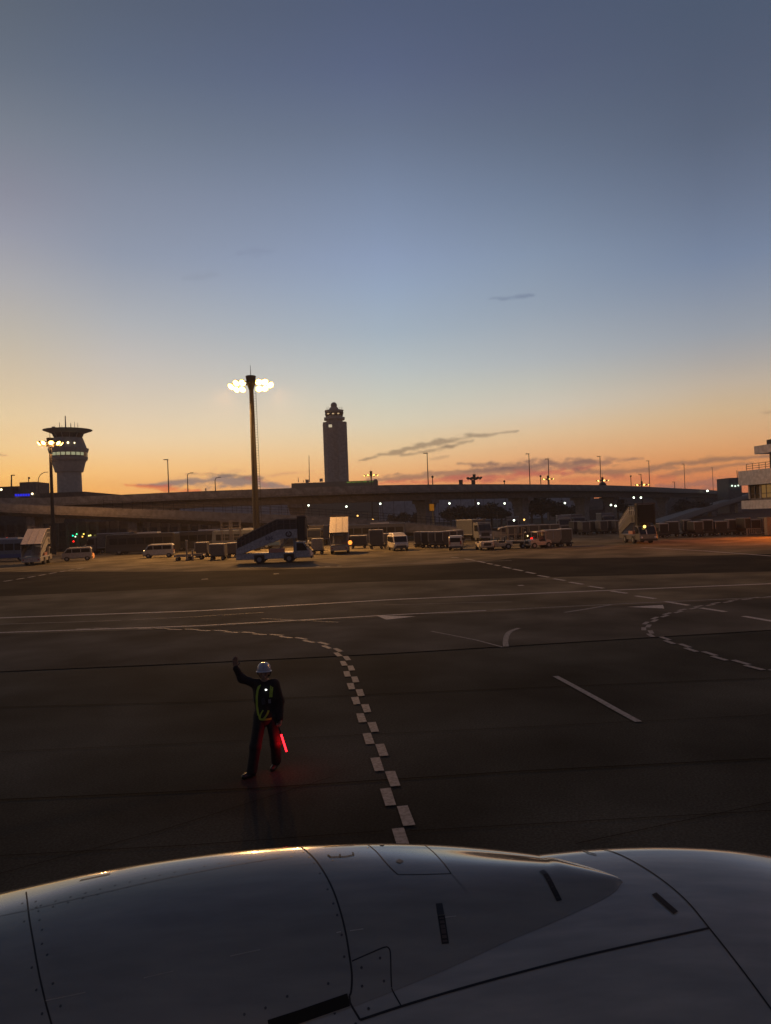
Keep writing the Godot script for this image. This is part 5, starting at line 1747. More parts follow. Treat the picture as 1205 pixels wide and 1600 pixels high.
func stair_truck(label: String, at: Vector3, turn: float, paint_c: Color, roof_c: Color, number: String, frame_c := Color(0.4, 0.39, 0.37)) -> Node3D:
	var o := thing("stair_truck", label, "stair truck", at, turn, "passenger stair trucks on the apron")
	var body := mat(paint_c, 0.45, 0.0, 0.3, 2.0)
	var roof := mat(roof_c, 0.5, 0.0, 0.3, 1.6)
	var dark := mat(Color(0.03, 0.026, 0.024), 0.6)
	var steel := mat(Color(0.22, 0.22, 0.22), 0.4, 0.4)
	var frame := mat(frame_c, 0.45)
	var glass := glass_dark()
	# chassis with long skirts
	slab(o, "chassis", [-3.6, 0.42, 2.1, 0.42, 2.1, 1.0, -3.45, 1.0, -3.6, 0.9], -1.02, 1.02, body, 0.05)
	for x in [-1.35, 1.5]:
		for z in [-0.92, 0.92]:
			boxp(o, "wheel_arch", V(x, 0.55, z * 1.09), V(1.0, 0.62, 0.06), dark)
			wheel(o, x, z, 0.42, 0.3)
	# driver's cab under the top platform
	var cab := slab(o, "cab", [2.1, 0.42, 3.55, 0.42, 3.62, 0.6, 3.55, 1.0, 2.95, 1.95, 2.1, 2.0], -0.98, 0.98, body, 0.07)
	slab(cab, "windscreen", [3.5, 1.1, 3.545, 1.08, 3.02, 1.9, 2.975, 1.9], -0.85, 0.85, glass)
	slab(cab, "wiper", [3.53, 1.08, 3.58, 1.06, 3.29, 1.56, 3.25, 1.56], 0.12, 0.2, frame)
	for z in [-0.985, 0.985]:
		slab(cab, "side_window", [2.25, 1.12, 3.3, 1.12, 2.9, 1.83, 2.25, 1.86], z - 0.012, z + 0.012, glass)
		lampp(cab, "headlight", V(3.6, 0.72, z * 0.75), 0.12, mat(Color(0.6, 0.6, 0.6), 0.1))
	for z in [-1.1, 1.1]: boxp(cab, "mirror", V(3.2, 1.55, z), V(0.08, 0.34, 0.2), dark)
	boxp(o, "bumper", V(3.62, 0.45, 0), V(0.14, 0.2, 1.9), dark)
	# flight: two stringers, steps, glazed sides, roof
	for z in [-0.99, 0.99]:
		slab(o, "stringer", [-3.55, 0.98, -3.1, 0.98, 0.95, 2.35, 2.35, 2.35, 2.35, 3.2, 0.45, 3.2, -3.55, 1.5], z - 0.05, z + 0.05, body)
	for k in 13:
		var t := (k + 0.5) / 13.0
		boxp(o, "step", V(lerpf(-3.35, 0.5, t), lerpf(1.08, 2.78, t), 0), V(0.34, 0.05, 1.86), steel)
	boxp(o, "platform", V(1.5, 2.88, 0), V(1.9, 0.1, 1.86), steel)
	var side_glass := mat(Color(0.03, 0.024, 0.02), 0.35)
	for z in [-1.0, 1.0]:
		slab(o, "side_panel", [-3.5, 1.52, 0.45, 3.22, 0.45, 4.14, -3.42, 2.36], z - 0.015, z + 0.015, side_glass)
		slab(o, "side_panel", [0.5, 3.22, 2.3, 3.22, 2.3, 4.14, 0.5, 4.14], z - 0.015, z + 0.015, side_glass)
		for k in 11:
			var t := k / 10.0
			var x := lerpf(-3.42, 0.45, t)
			var y := lerpf(1.55, 3.22, t)
			boxp(o, "mullion", V(x, y + 0.43, z * 1.03), V(0.07, 0.95, 0.05), frame)
		for x in [1.1, 1.7, 2.3]: boxp(o, "mullion", V(x, 3.68, z * 1.03), V(0.07, 0.95, 0.05), frame)
		var rail := MB.new()
		rail.tube(V(-3.5, 2.0, z * 1.06), V(0.45, 3.75, z * 1.06), 0.03, -1, 6)
		rail.tube(V(0.45, 3.75, z * 1.06), V(2.3, 3.75, z * 1.06), 0.03, -1, 6)
		part(o, "handrail", rail, frame)
	slab(o, "canopy", [-3.5, 2.38, 0.46, 4.16, 2.35, 4.16, 2.35, 4.26, 0.44, 4.26, -3.5, 2.48], -1.08, 1.08, roof, 0.02)
	var l := Vector2(3.96, 1.78).angle()
	for z in [-0.36, 0.36]:
		boxp(o, "canopy_rib", V(-1.52, 3.385, z), V(4.3, 0.05, 0.05), mat(roof_c * 0.55, 0.5), Basis(Vector3.BACK, l))
	slab(o, "canopy_edge", [-3.56, 2.36, -3.47, 2.36, -3.47, 2.5, -3.56, 2.5], -1.1, 1.1, dark)
	# front frame and folding hood at the top
	for z in [-0.95, 0.95]: boxp(o, "hood_post", V(2.75, 3.25, z), V(0.72, 2.3, 0.1), dark)
	boxp(o, "hood_roof", V(2.78, 4.42, 0), V(0.86, 0.1, 2.06), mat(Color(0.1, 0.075, 0.065), 0.5))
	boxp(o, "hood_curtain", V(3.12, 3.3, 0), V(0.06, 2.0, 1.7), mat(Color(0.018, 0.015, 0.013), 0.85))
	for x in [2.5, 2.75, 3.0]:
		for z in [-1.01, 1.01]: boxp(o, "hood_fold", V(x, 3.25, z), V(0.05, 2.2, 0.03), mat(Color(0.035, 0.026, 0.023), 0.8))
	# lift struts
	for z in [-0.7, 0.7]:
		var b := MB.new()
		b.tube(V(0.2, 0.95, z), V(1.5, 2.5, z), 0.07, -1, 8)
		part(o, "lift_strut", b, steel)
		boxp(o, "post", V(2.0, 1.65, z), V(0.16, 1.4, 0.16), steel)
	boxp(o, "tool_box", V(0.3, 1.2, 0.55), V(1.5, 0.36, 0.7), mat(Color(0.35, 0.18, 0.14), 0.6))
	# the number and the emblem on both sides
	for z in [-1.0, 1.0]:
		if number != "":
			var tm := TextMesh.new()
			var fnt := SystemFont.new()
			fnt.font_names = PackedStringArray(["Droid Sans"])
			fnt.font_weight = 700
			tm.font = fnt
			tm.text = number
			tm.font_size = 48
			tm.pixel_size = 0.0088
			tm.depth = 0.02
			var tx := put(o, "number", tm, mat(Color(0.02, 0.03, 0.09), 0.5))
			tx.position = V(-0.35, 2.42, z * 1.06)
			tx.rotation.y = 0.0 if z > 0 else PI
		var em := MB.new()
		em.xf = Transform3D(Basis.IDENTITY, V(1.55, 2.76, z * 1.055))
		for k in 28:
			var a0 := TAU * k / 28
			var a1 := TAU * (k + 1) / 28
			if absf(a0 - PI / 2) < 0.3: continue
			var h0 := 0.11 + 0.04 * absf(sin(a0 * 1.0))
			for sg in [-1.0, 1.0]:
				var p0 := V(cos(a0) * 0.3, sin(a0) * 0.3, 0.012 * sg)
				var p1 := V(cos(a1) * 0.3, sin(a1) * 0.3, 0.012 * sg)
				var p2 := V(cos(a1) * (0.3 - h0), sin(a1) * (0.3 - h0), 0.012 * sg)
				var p3 := V(cos(a0) * (0.3 - h0), sin(a0) * (0.3 - h0), 0.012 * sg)
				if sg > 0: em.quad(p0, p1, p2, p3)
				else: em.quad(p3, p2, p1, p0)
		em.box(V(0.0, -0.04, 0.0), V(0.05, 0.24, 0.02))
		part(o, "emblem", em, mat(Color(0.03, 0.02, 0.025), 0.5))
	for z in [-0.8, 0.8]: lampp(o, "tail_lamp", V(-3.62, 0.7, z), 0.08, mat(Color(0.3, 0.02, 0.02), 0.2))
	return o

func make_stair_trucks() -> void:
	var t := stair_truck("long white stair truck seen broadside, with number 536 on its flank", gd(430, 70), 1.0, Color(0.36, 0.4, 0.46), Color(0.2, 0.18, 0.16), "536", Color(0.11, 0.09, 0.08))
	var w := stair_truck("pale stair truck seen from behind at an angle, with a ribbed roof slope", gd(59, 86), 105.0, Color(0.42, 0.4, 0.38), Color(0.7, 0.6, 0.54), "")
	w = stair_truck("stair truck facing away, its lit cream roof panel above a black stair mouth", gd(532, 85), 92.0, Color(0.4, 0.37, 0.33), Color(0.82, 0.72, 0.57), "")
	lampp(w, "marker_lamp", V(-3.5, 1.3, 1.25), 0.24, glow(Color(1.0, 0.5, 0.18), 3.0))
	w = stair_truck("dark stair truck with a white framed handrail right of the baggage train", gd(997, 82), -91.0, Color(0.17, 0.155, 0.14), Color(0.05, 0.045, 0.04), "", Color(0.7, 0.68, 0.65))
	lampp(w, "work_lamp", V(3.3, 1.9, 0.3), 0.16, glow(Color(1, 0.8, 0.4), 3.5))

func van(label: String, at: Vector3, turn: float, len: float, wid: float, hgt: float, c: Color, high := false) -> Node3D:
	var o := thing("van", label, "van", at, turn, "vans parked on the apron")
	var m := mat(c, 0.35, 0.0, 0.2, 2.0)
	var g := glass_dark()
	var k := len / 2
	var body := slab(o, "body", [-k, 0.34, k - 0.12, 0.3, k, 0.5, k - 0.02, 0.86, k - 0.2, 1.02, k - 0.62, hgt - 0.12, k - 0.95, hgt, -k + 0.2, hgt, -k + 0.02, hgt - 0.2], -wid / 2, wid / 2, m, 0.09)
	slab(body, "windscreen", [k - 0.21, 1.06, k - 0.175, 1.06, k - 0.58, hgt - 0.16, k - 0.64, hgt - 0.16], -wid / 2 + 0.14, wid / 2 - 0.14, g)
	boxp(body, "rear_window", V(-k - 0.002, hgt * 0.72, 0), V(0.04, hgt * 0.3, wid - 0.36), g)
	boxp(body, "grille", V(k - 0.02, 0.55, 0), V(0.05, 0.2, wid - 0.5), mat(Color(0.02, 0.02, 0.02), 0.5))
	boxp(body, "bumper", V(k - 0.03, 0.38, 0), V(0.14, 0.16, wid - 0.1), mat(Color(0.05, 0.05, 0.05), 0.6))
	boxp(body, "bumper", V(-k + 0.0, 0.4, 0), V(0.12, 0.16, wid - 0.1), mat(Color(0.05, 0.05, 0.05), 0.6))
	for z in [-wid / 2, wid / 2]:
		slab(body, "side_window", [k - 1.2, 1.06, k - 0.4, 1.06, k - 0.72, hgt - 0.2, k - 1.2, hgt - 0.2], z - 0.012, z + 0.012, g)
		slab(body, "side_window", [-0.25 * k + 0.02, 1.06, k - 1.28, 1.06, k - 1.28, hgt - 0.2, -0.25 * k + 0.02, hgt - 0.2], z - 0.012, z + 0.012, g)
		slab(body, "side_window", [-k + 0.25, 1.06, -0.25 * k - 0.06, 1.06, -0.25 * k - 0.06, hgt - 0.2, -k + 0.3, hgt - 0.2], z - 0.012, z + 0.012, g)
		var sg := signf(z)
		lampp(body, "headlight", V(k - 0.03, 0.74, z - sg * 0.22), 0.11, mat(Color(0.7, 0.7, 0.7), 0.1))
		boxp(body, "tail_lamp", V(-k, 0.85, z - sg * 0.12), V(0.05, 0.4, 0.12), mat(Color(0.3, 0.02, 0.02), 0.2))
		boxp(body, "mirror", V(k - 0.55, 1.15, z + sg * 0.12), V(0.1, 0.22, 0.18), mat(Color(0.03, 0.03, 0.03), 0.4))
		for x in [-k + 0.6, k - 0.62]: wheel(o, x, z - sg * 0.1, 0.3, 0.2)
	if high:
		slab(body, "raised_roof", [-k + 0.25, hgt - 0.02, k - 1.1, hgt - 0.02, k - 1.5, hgt + 0.24, -k + 0.35, hgt + 0.24], -wid / 2 + 0.12, wid / 2 - 0.12, m, 0.07)
	return o

func box_truck(label: String, at: Vector3, turn: float, c: Color, boxc: Color, lift := 0.0) -> Node3D:
	var o := thing("box_truck", label, "truck", at, turn, "trucks parked behind the stands")
	var m := mat(c, 0.4, 0.0, 0.25, 2.0)
	var dark := mat(Color(0.02, 0.02, 0.02), 0.6)
	boxp(o, "chassis", V(-0.6, 0.75, 0), V(6.6, 0.3, 1.1), dark)
	var cab := slab(o, "cab", [1.2, 0.5, 2.75, 0.5, 2.85, 0.8, 2.8, 1.5, 2.6, 2.55, 1.2, 2.6], -1.1, 1.1, m, 0.08)
	slab(cab, "windscreen", [2.83, 1.55, 2.86, 1.55, 2.66, 2.42, 2.62, 2.42], -0.95, 0.95, glass_dark())
	for z in [-1.1, 1.1]:
		slab(cab, "side_window", [1.6, 1.5, 2.6, 1.5, 2.46, 2.35, 1.6, 2.35], z - 0.012, z + 0.012, glass_dark())
		lampp(cab, "headlight", V(2.85, 0.85, z * 0.8), 0.14, mat(Color(0.7, 0.7, 0.7), 0.1))
		boxp(cab, "mirror", V(2.6, 1.9, z * 1.16), V(0.1, 0.5, 0.2), dark)
		for x in [-2.6, 1.9]: wheel(o, x, z * 0.86, 0.45, 0.3)
	boxp(cab, "grille", V(2.87, 1.0, 0), V(0.04, 0.5, 1.3), dark)
	boxp(cab, "bumper", V(2.85, 0.6, 0), V(0.16, 0.3, 2.1), mat(Color(0.3, 0.3, 0.3), 0.5))
	slab(o, "cargo_box", [-3.9, 0.95 + lift, 1.1, 0.95 + lift, 1.1, 3.2 + lift, -3.9, 3.2 + lift], -1.15, 1.15, mat(boxc, 0.5, 0.0, 0.3, 2.0), 0.03)
	for z in [-1.16, 1.16]:
		boxp(o, "box_rail", V(-1.4, 3.17 + lift, z), V(5.0, 0.1, 0.05), mat(Color(0.5, 0.5, 0.5), 0.4))
		boxp(o, "box_rail", V(-1.4, 0.99 + lift, z), V(5.0, 0.1, 0.05), mat(Color(0.3, 0.3, 0.3), 0.4))
	boxp(o, "roof_deck", V(1.9, 2.68, 0), V(1.4, 0.08, 2.0), mat(Color(0.4, 0.4, 0.4), 0.5))
	return o

func bus(label: String, at: Vector3, turn: float, c: Color, low: Color) -> Node3D:
	var o := thing("bus", label, "bus", at, turn, "buses parked by the cargo building")
	var body := slab(o, "body", [-5.2, 0.4, 5.1, 0.4, 5.25, 0.7, 5.2, 1.3, 5.0, 2.85, 4.8, 3.0, -5.1, 3.0, -5.2, 2.85], -1.23, 1.23, mat(c, 0.4, 0.0, 0.2, 3.0), 0.09)
	for z in [-1.24, 1.24]:
		boxp(body, "skirt", V(0, 0.75, z), V(10.1, 0.5, 0.03), mat(low, 0.4))
		for k in 7: boxp(body, "side_window", V(-4.2 + k * 1.35, 1.95, z), V(1.2, 0.9, 0.03), glass_dark())
		for x in [-3.1, 3.1]: wheel(o, x, z * 0.88, 0.47, 0.3)
	boxp(body, "windscreen", V(5.13, 1.95, 0), V(0.12, 1.3, 2.1), glass_dark())
	boxp(body, "roof_pod", V(-1.0, 3.1, 0), V(3.0, 0.2, 1.6), mat(Color(0.5, 0.5, 0.5), 0.5))
	return o

func tow_tractor(label: String, at: Vector3, turn: float, c: Color, cabin := false) -> Node3D:
	var o := thing("tow_tractor", label, "tow tractor", at, turn, "baggage tow tractors")
	var m := mat(c, 0.5, 0.0, 0.3, 1.2)
	var dark := mat(Color(0.02, 0.02, 0.02), 0.6)
	slab(o, "body", [-1.35, 0.3, 1.3, 0.3, 1.4, 0.4, 1.36, 0.92, 0.35, 1.0, 0.25, 0.72, -0.55, 0.72, -0.62, 0.9, -1.35, 0.86], -0.72, 0.72, m, 0.05)
	boxp(o, "grille", V(1.39, 0.66, 0), V(0.05, 0.3, 0.8), dark)
	for z in [-0.5, 0.5]:
		lampp(o, "headlight", V(1.4, 0.76, z), 0.1, mat(Color(0.7, 0.65, 0.55), 0.1))
		for x in [-0.9, 0.9]: wheel(o, x, z * 1.3, 0.32, 0.22)
	boxp(o, "seat", V(-0.3, 0.85, 0), V(0.5, 0.14, 1.0), dark)
	boxp(o, "seat_back", V(-0.52, 1.1, 0), V(0.12, 0.45, 1.0), dark)
	var b := MB.new()
	b.tube(V(0.3, 0.95, 0.3), V(0.1, 1.2, 0.3), 0.03, -1, 6)
	b.tube(V(0.12, 1.19, 0.3), V(0.08, 1.22, 0.3), 0.2, -1, 14)
	part(o, "steering_wheel", b, dark)
	if cabin:
		for x in [0.4, -0.62]:
			for z in [-0.64, 0.64]: boxp(o, "cab_post", V(x, 1.3, z), V(0.06, 0.85, 0.06), m)
		slab(o, "cab_roof", [-0.75, 1.72, 0.5, 1.72, 0.42, 1.84, -0.7, 1.84], -0.72, 0.72, m, 0.04)
	return o

func container_cart(label: String, at: Vector3, turn: float, c: Color, curtain: Color, w := 1.9, h := 1.55, d := 1.5, group := "baggage containers on dollies") -> Node3D:
	var o := thing("baggage_container", label, "baggage container", at, turn, group)
	var m := mat(c, 0.45, 0.2, 0.35, 1.4)
	var e := mat(Color(0.3, 0.29, 0.28), 0.4, 0.4)
	var dark := mat(Color(0.02, 0.02, 0.02), 0.7)
	boxp(o, "dolly_bed", V(0, 0.42, 0), V(w + 0.1, 0.14, d + 0.1), dark)
	for x in [-w * 0.34, w * 0.34]:
		for z in [-d * 0.36, d * 0.36]: wheel(o, x, z, 0.18, 0.1)
	slab(o, "body", [-w / 2 + 0.25, 0.5, w / 2, 0.5, w / 2, 0.5 + h, -w / 2, 0.5 + h, -w / 2, 0.9], -d / 2, d / 2, m, 0.02)
	for z in [-d / 2 - 0.012, d / 2 + 0.012]:
		boxp(o, "curtain", V(0.06, 0.5 + h * 0.5, z), V(w * 0.78, h * 0.8, 0.02), mat(curtain, 0.7, 0.0, 0.4, 0.8))
		for x in [-w / 2 + 0.05, w / 2 - 0.05]: boxp(o, "edge_frame", V(x, 0.7 + h * 0.5, z * 1.012), V(0.07, h - 0.42, 0.04), e)
		boxp(o, "edge_frame", V(0, 0.5 + h - 0.04, z * 1.012), V(w, 0.07, 0.04), e)
	boxp(o, "roof_skin", V(0, 0.52 + h, 0), V(w - 0.06, 0.03, d - 0.06), mat(Color(0.42, 0.4, 0.38), 0.5))
	var b := MB.new()
	b.tube(V(w / 2, 0.42, 0), V(w / 2 + 0.55, 0.36, 0), 0.03, -1, 6)
	part(o, "tow_bar", b, dark)
	return o

func make_vehicles() -> void:
	var v := van("small white van with an orange lamp glow at its tail, by the left stair truck", gd(121, 91), 200.0, 3.6, 1.5, 1.72, Color(0.42, 0.39, 0.36))
	lampp(v, "marker_lamp", V(-1.85, 0.55, 0.5), 0.36, glow(Color(1.0, 0.55, 0.25), 0.9))
	v = van("white van with a shining headlight, facing left before the dark buses", gd(249, 91), 190.0, 3.7, 1.55, 1.75, Color(0.5, 0.48, 0.44))
	lampp(v, "lit_headlight", V(1.86, 0.8, 0.45), 0.2, glow(Color(1.0, 0.85, 0.55), 6.0))
	van("white high roofed van facing the airplane, left of the curved container row", gd(622, 86), -80.0, 4.4, 1.72, 1.85, Color(0.62, 0.58, 0.52), true)
	van("boxy white van turned away, right of the curved container row", gd(713, 82), 82.0, 3.4, 1.48, 1.62, Color(0.58, 0.54, 0.48))
	bus("blue and white bus cut by the photo's left edge", gd(6, 98), 178.0, Color(0.16, 0.19, 0.24), Color(0.05, 0.08, 0.2))
	bus("dark bus with a pale roof behind the white van with the headlight", gd(224, 106), 176.0, Color(0.05, 0.045, 0.04), Color(0.05, 0.05, 0.05))
	bus("dark bus standing behind the maintenance steps", gd(318, 112), 180.0, Color(0.08, 0.075, 0.07), Color(0.06, 0.06, 0.06))
	bus("blue bus half hidden behind the long stair truck", gd(388, 108), 176.0, Color(0.14, 0.16, 0.2), Color(0.04, 0.08, 0.18))
	bus("dark bus right of the front facing stair truck", gd(585, 118), 178.0, Color(0.12, 0.13, 0.15), Color(0.04, 0.05, 0.08))
	box_truck("large pale truck facing the airplane, behind the curved container row", gd(744, 106), -68.0, Color(0.24, 0.24, 0.24), Color(0.14, 0.14, 0.14))
	box_truck("dark truck facing the airplane before the brown depot", gd(898, 135), -84.0, Color(0.1, 0.11, 0.13), Color(0.14, 0.14, 0.15))
	box_truck("white box truck behind the baggage train", gd(882, 128), -100.0, Color(0.25, 0.25, 0.25), Color(0.3, 0.3, 0.3))
	box_truck("grey box truck second from the depot's lamp pair", gd(802, 140), -100.0, Color(0.2, 0.2, 0.2), Color(0.24, 0.24, 0.23))
	box_truck("dark truck with a high box left of the dark stair truck", gd(948, 140), -95.0, Color(0.12, 0.12, 0.13), Color(0.2, 0.2, 0.21))
	box_truck("black truck behind the cargo boxes beside the lit stair truck", gd(497, 112), -96.0, Color(0.08, 0.08, 0.08), Color(0.1, 0.09, 0.09))
	box_truck("brown truck behind the round tower side van", gd(168, 112), 180.0, Color(0.16, 0.13, 0.11), Color(0.15, 0.13, 0.11))
	# parked cars on the far side
	for q in [[838, 128, "dark car parked nearest the white box truck", 0.05], [820, 150, "pale car parked under the two low lamps", 0.3], [770, 126, "dark car parked right of the large pale truck", 0.04], [922, 150, "dark car parked between two dark trucks", 0.06], [150, 116, "pale car parked under the small green lamps", 0.16]]:
		var o := van(q[2], gd(q[0], q[1]), 176.0, 4.3, 1.7, 1.45, Color(q[3], q[3], q[3] * 1.05))
		o.name = numbered(self, "parked_car")
		o.set_meta("category", "car")
		o.set_meta("group", "cars parked beyond the stands")
	tow_tractor("low white tow tractor facing the airplane beside the broken line's end", gd(757.5, 79), -84.0, Color(0.6, 0.53, 0.42))
	tow_tractor("cream tow tractor with a tall exhaust pipe pulling a canopied cart", gd(782, 79.5), 170.0, Color(0.58, 0.5, 0.38))
	# covered cart behind it
	var c := thing("covered_cart", "open baggage cart with a curved canopy behind the cream tow tractor", "baggage cart", gd(802, 80), 176.0)
	var tan := mat(Color(0.5, 0.43, 0.33), 0.6, 0.0, 0.3, 1.0)
	var dark := mat(Color(0.02, 0.02, 0.02), 0.7)
	slab(c, "bed", [-1.5, 0.55, 1.5, 0.55, 1.6, 0.85, -1.5, 0.7], -0.75, 0.75, dark, 0.03)
	slab(c, "bed_edge", [-1.52, 0.72, 1.62, 0.87, 1.62, 0.95, -1.52, 0.8], -0.78, 0.78, tan)
	for x in [-1.0, 1.0]:
		for z in [-0.65, 0.65]: wheel(c, x, z, 0.26, 0.14)
	for x in [-1.1, -0.3, 0.5, 1.3]:
		for z in [-0.7, 0.7]: boxp(c, "post", V(x, 1.55, z), V(0.06, 1.4, 0.06), tan)
	for k in 8:
		var a0 := PI * k / 8
		var a1 := PI * (k + 1) / 8
		slab(c, "canopy_panel", [0.1 - cos(a0) * 1.45, 2.15 + sin(a0) * 0.28, 0.1 - cos(a1) * 1.45, 2.15 + sin(a1) * 0.28, 0.1 - cos(a1) * 1.45, 2.21 + sin(a1) * 0.28, 0.1 - cos(a0) * 1.45, 2.21 + sin(a0) * 0.28], -0.85, 0.85, tan)
	boxp(c, "shelf_rail", V(0.1, 1.55, 0.72), V(2.6, 0.07, 0.05), tan)
	boxp(c, "exhaust_pipe", V(2.1, 1.1, 0.3), V(0.1, 1.7, 0.1), tan)
	# tractor with a red lamp, and its train
	var r := tow_tractor("white cabbed tow tractor with a red lamp heading the container train", gd(841, 79), 200.0, Color(0.55, 0.47, 0.38), true)
	lampp(r, "red_lamp", V(0.3, 1.0, 0.78), 0.17, glow(Color(1.0, 0.06, 0.04), 6.0))
	lampp(r, "white_lamp", V(0.9, 1.35, 0.6), 0.1, glow(Color(1.0, 0.85, 0.6), 3.0))
	container_cart("first tan curtained container behind the tractor with the red lamp", gd(856, 79.5), 182.0, Color(0.36, 0.3, 0.23), Color(0.42, 0.34, 0.25), 1.05, 1.4, 1.5, "train behind the red lamp tractor")
	container_cart("second tan curtained container behind the tractor with the red lamp", gd(868, 79.7), 182.0, Color(0.3, 0.25, 0.2), Color(0.4, 0.33, 0.25), 1.05, 1.4, 1.5, "train behind the red lamp tractor")
	container_cart("last and widest olive container of the red lamp tractor's train", gd(883, 80), 182.0, Color(0.15, 0.13, 0.1), Color(0.14, 0.125, 0.095), 1.35, 1.45, 1.5, "train behind the red lamp tractor")

var ordinals := ["first", "second", "third", "fourth", "fifth", "sixth", "seventh", "eighth", "ninth", "tenth", "eleventh", "twelfth"]

func make_containers() -> void:
	var greys := [Color(0.14, 0.14, 0.145), Color(0.08, 0.08, 0.085), Color(0.22, 0.21, 0.2), Color(0.11, 0.105, 0.1)]
	var curt := [Color(0.05, 0.05, 0.055), Color(0.11, 0.1, 0.1), Color(0.04, 0.042, 0.05), Color(0.13, 0.12, 0.11)]
	# a curved row between the two white vans
	for k in 7:
		var t := k / 6.0
		container_cart("%s container from the left in the curved row between two white vans" % ordinals[k], gd(lerpf(656, 716, t), 92.0 - 5.0 * sin(t * PI) + 1.0 * t), -20.0 + 40.0 * t, greys[k % 4], curt[(k * 3 + 1) % 4], 1.0, 1.5, 1.5, "curved row of containers")
	# the long row before the white terminal, bodies and curtains darkened for their shaded side
	var px := 1034.0
	for k in 11:
		var wd: float = [1.3, 1.5, 1.05, 1.3, 1.25, 1.6, 1.3, 1.0, 1.45, 1.3, 1.2][k]
		container_cart("%s container from the stair truck in the long row toward the terminal" % ordinals[k], gd(px, 93.0 + rng.randf_range(-1.6, 1.6)), rng.randf_range(-16, 16), greys[(k * 3) % 4] * 0.5, [Color(0.022, 0.023, 0.027), Color(0.09, 0.075, 0.058), Color(0.014, 0.014, 0.017), Color(0.04, 0.038, 0.036)][(k * 5 + 2) % 4], wd, 1.35 + 0.3 * ((k * 7) % 5) / 4.0, 1.5, "long row of containers toward the terminal")
		px += (wd + 0.25 + rng.randf_range(0.0, 0.35)) * 10.6
	# a row farther back
	for k in 6:
		container_cart("%s container from the left in the far row behind the baggage train" % ordinals[k], gd(lerpf(897, 968, k / 5.0) + rng.randf_range(-3, 3), 117 + rng.randf_range(-3, 3)), rng.randf_range(-18, 18), greys[(k * 3 + 1) % 4], curt[(k * 3) % 4], 1.35, 1.6, 1.5, "far row of containers")
	for k in 5:
		container_cart("%s container from the left in the low row behind the canopied cart" % ordinals[k], gd(lerpf(800, 866, k / 4.0), 108), 2.0, Color(0.09, 0.078, 0.07), curt[(k * 3 + 3) % 4], 1.5, 1.5, 1.5, "low row of containers behind the canopied cart")
	# single boxes
	container_cart("white cargo box on a dolly right of the long stair truck", gd(497, 84), 0.0, Color(0.42, 0.4, 0.38), Color(0.36, 0.34, 0.32), 1.35, 1.3, 1.4)
	container_cart("tall blue black container left of the high roofed van", gd(588.5, 92), 2.0, Color(0.09, 0.1, 0.13), Color(0.075, 0.085, 0.11), 1.85, 1.95, 1.6)
	container_cart("low blue black container beside the lit stair truck", gd(561, 96), 0.0, Color(0.08, 0.1, 0.13), Color(0.06, 0.07, 0.1), 2.3, 1.2, 1.6)
	container_cart("pale container half hidden behind the high roofed van", gd(607, 95), 0.0, Color(0.3, 0.3, 0.3), Color(0.2, 0.2, 0.2), 1.3, 1.35, 1.5)
	container_cart("grey box with a dark arrow shape on a dolly by the steps", gd(341.5, 80), 0.0, Color(0.2, 0.18, 0.16), Color(0.17, 0.155, 0.14), 1.75, 1.25, 1.4)
	container_cart("dim container behind the grey box by the steps", gd(317, 88), 0.0, Color(0.13, 0.12, 0.11), Color(0.11, 0.1, 0.095), 1.6, 1.3, 1.4)
	container_cart("dim container right of the grey box by the steps", gd(364, 84), 0.0, Color(0.16, 0.15, 0.15), Color(0.13, 0.12, 0.12), 1.3, 1.2, 1.4)

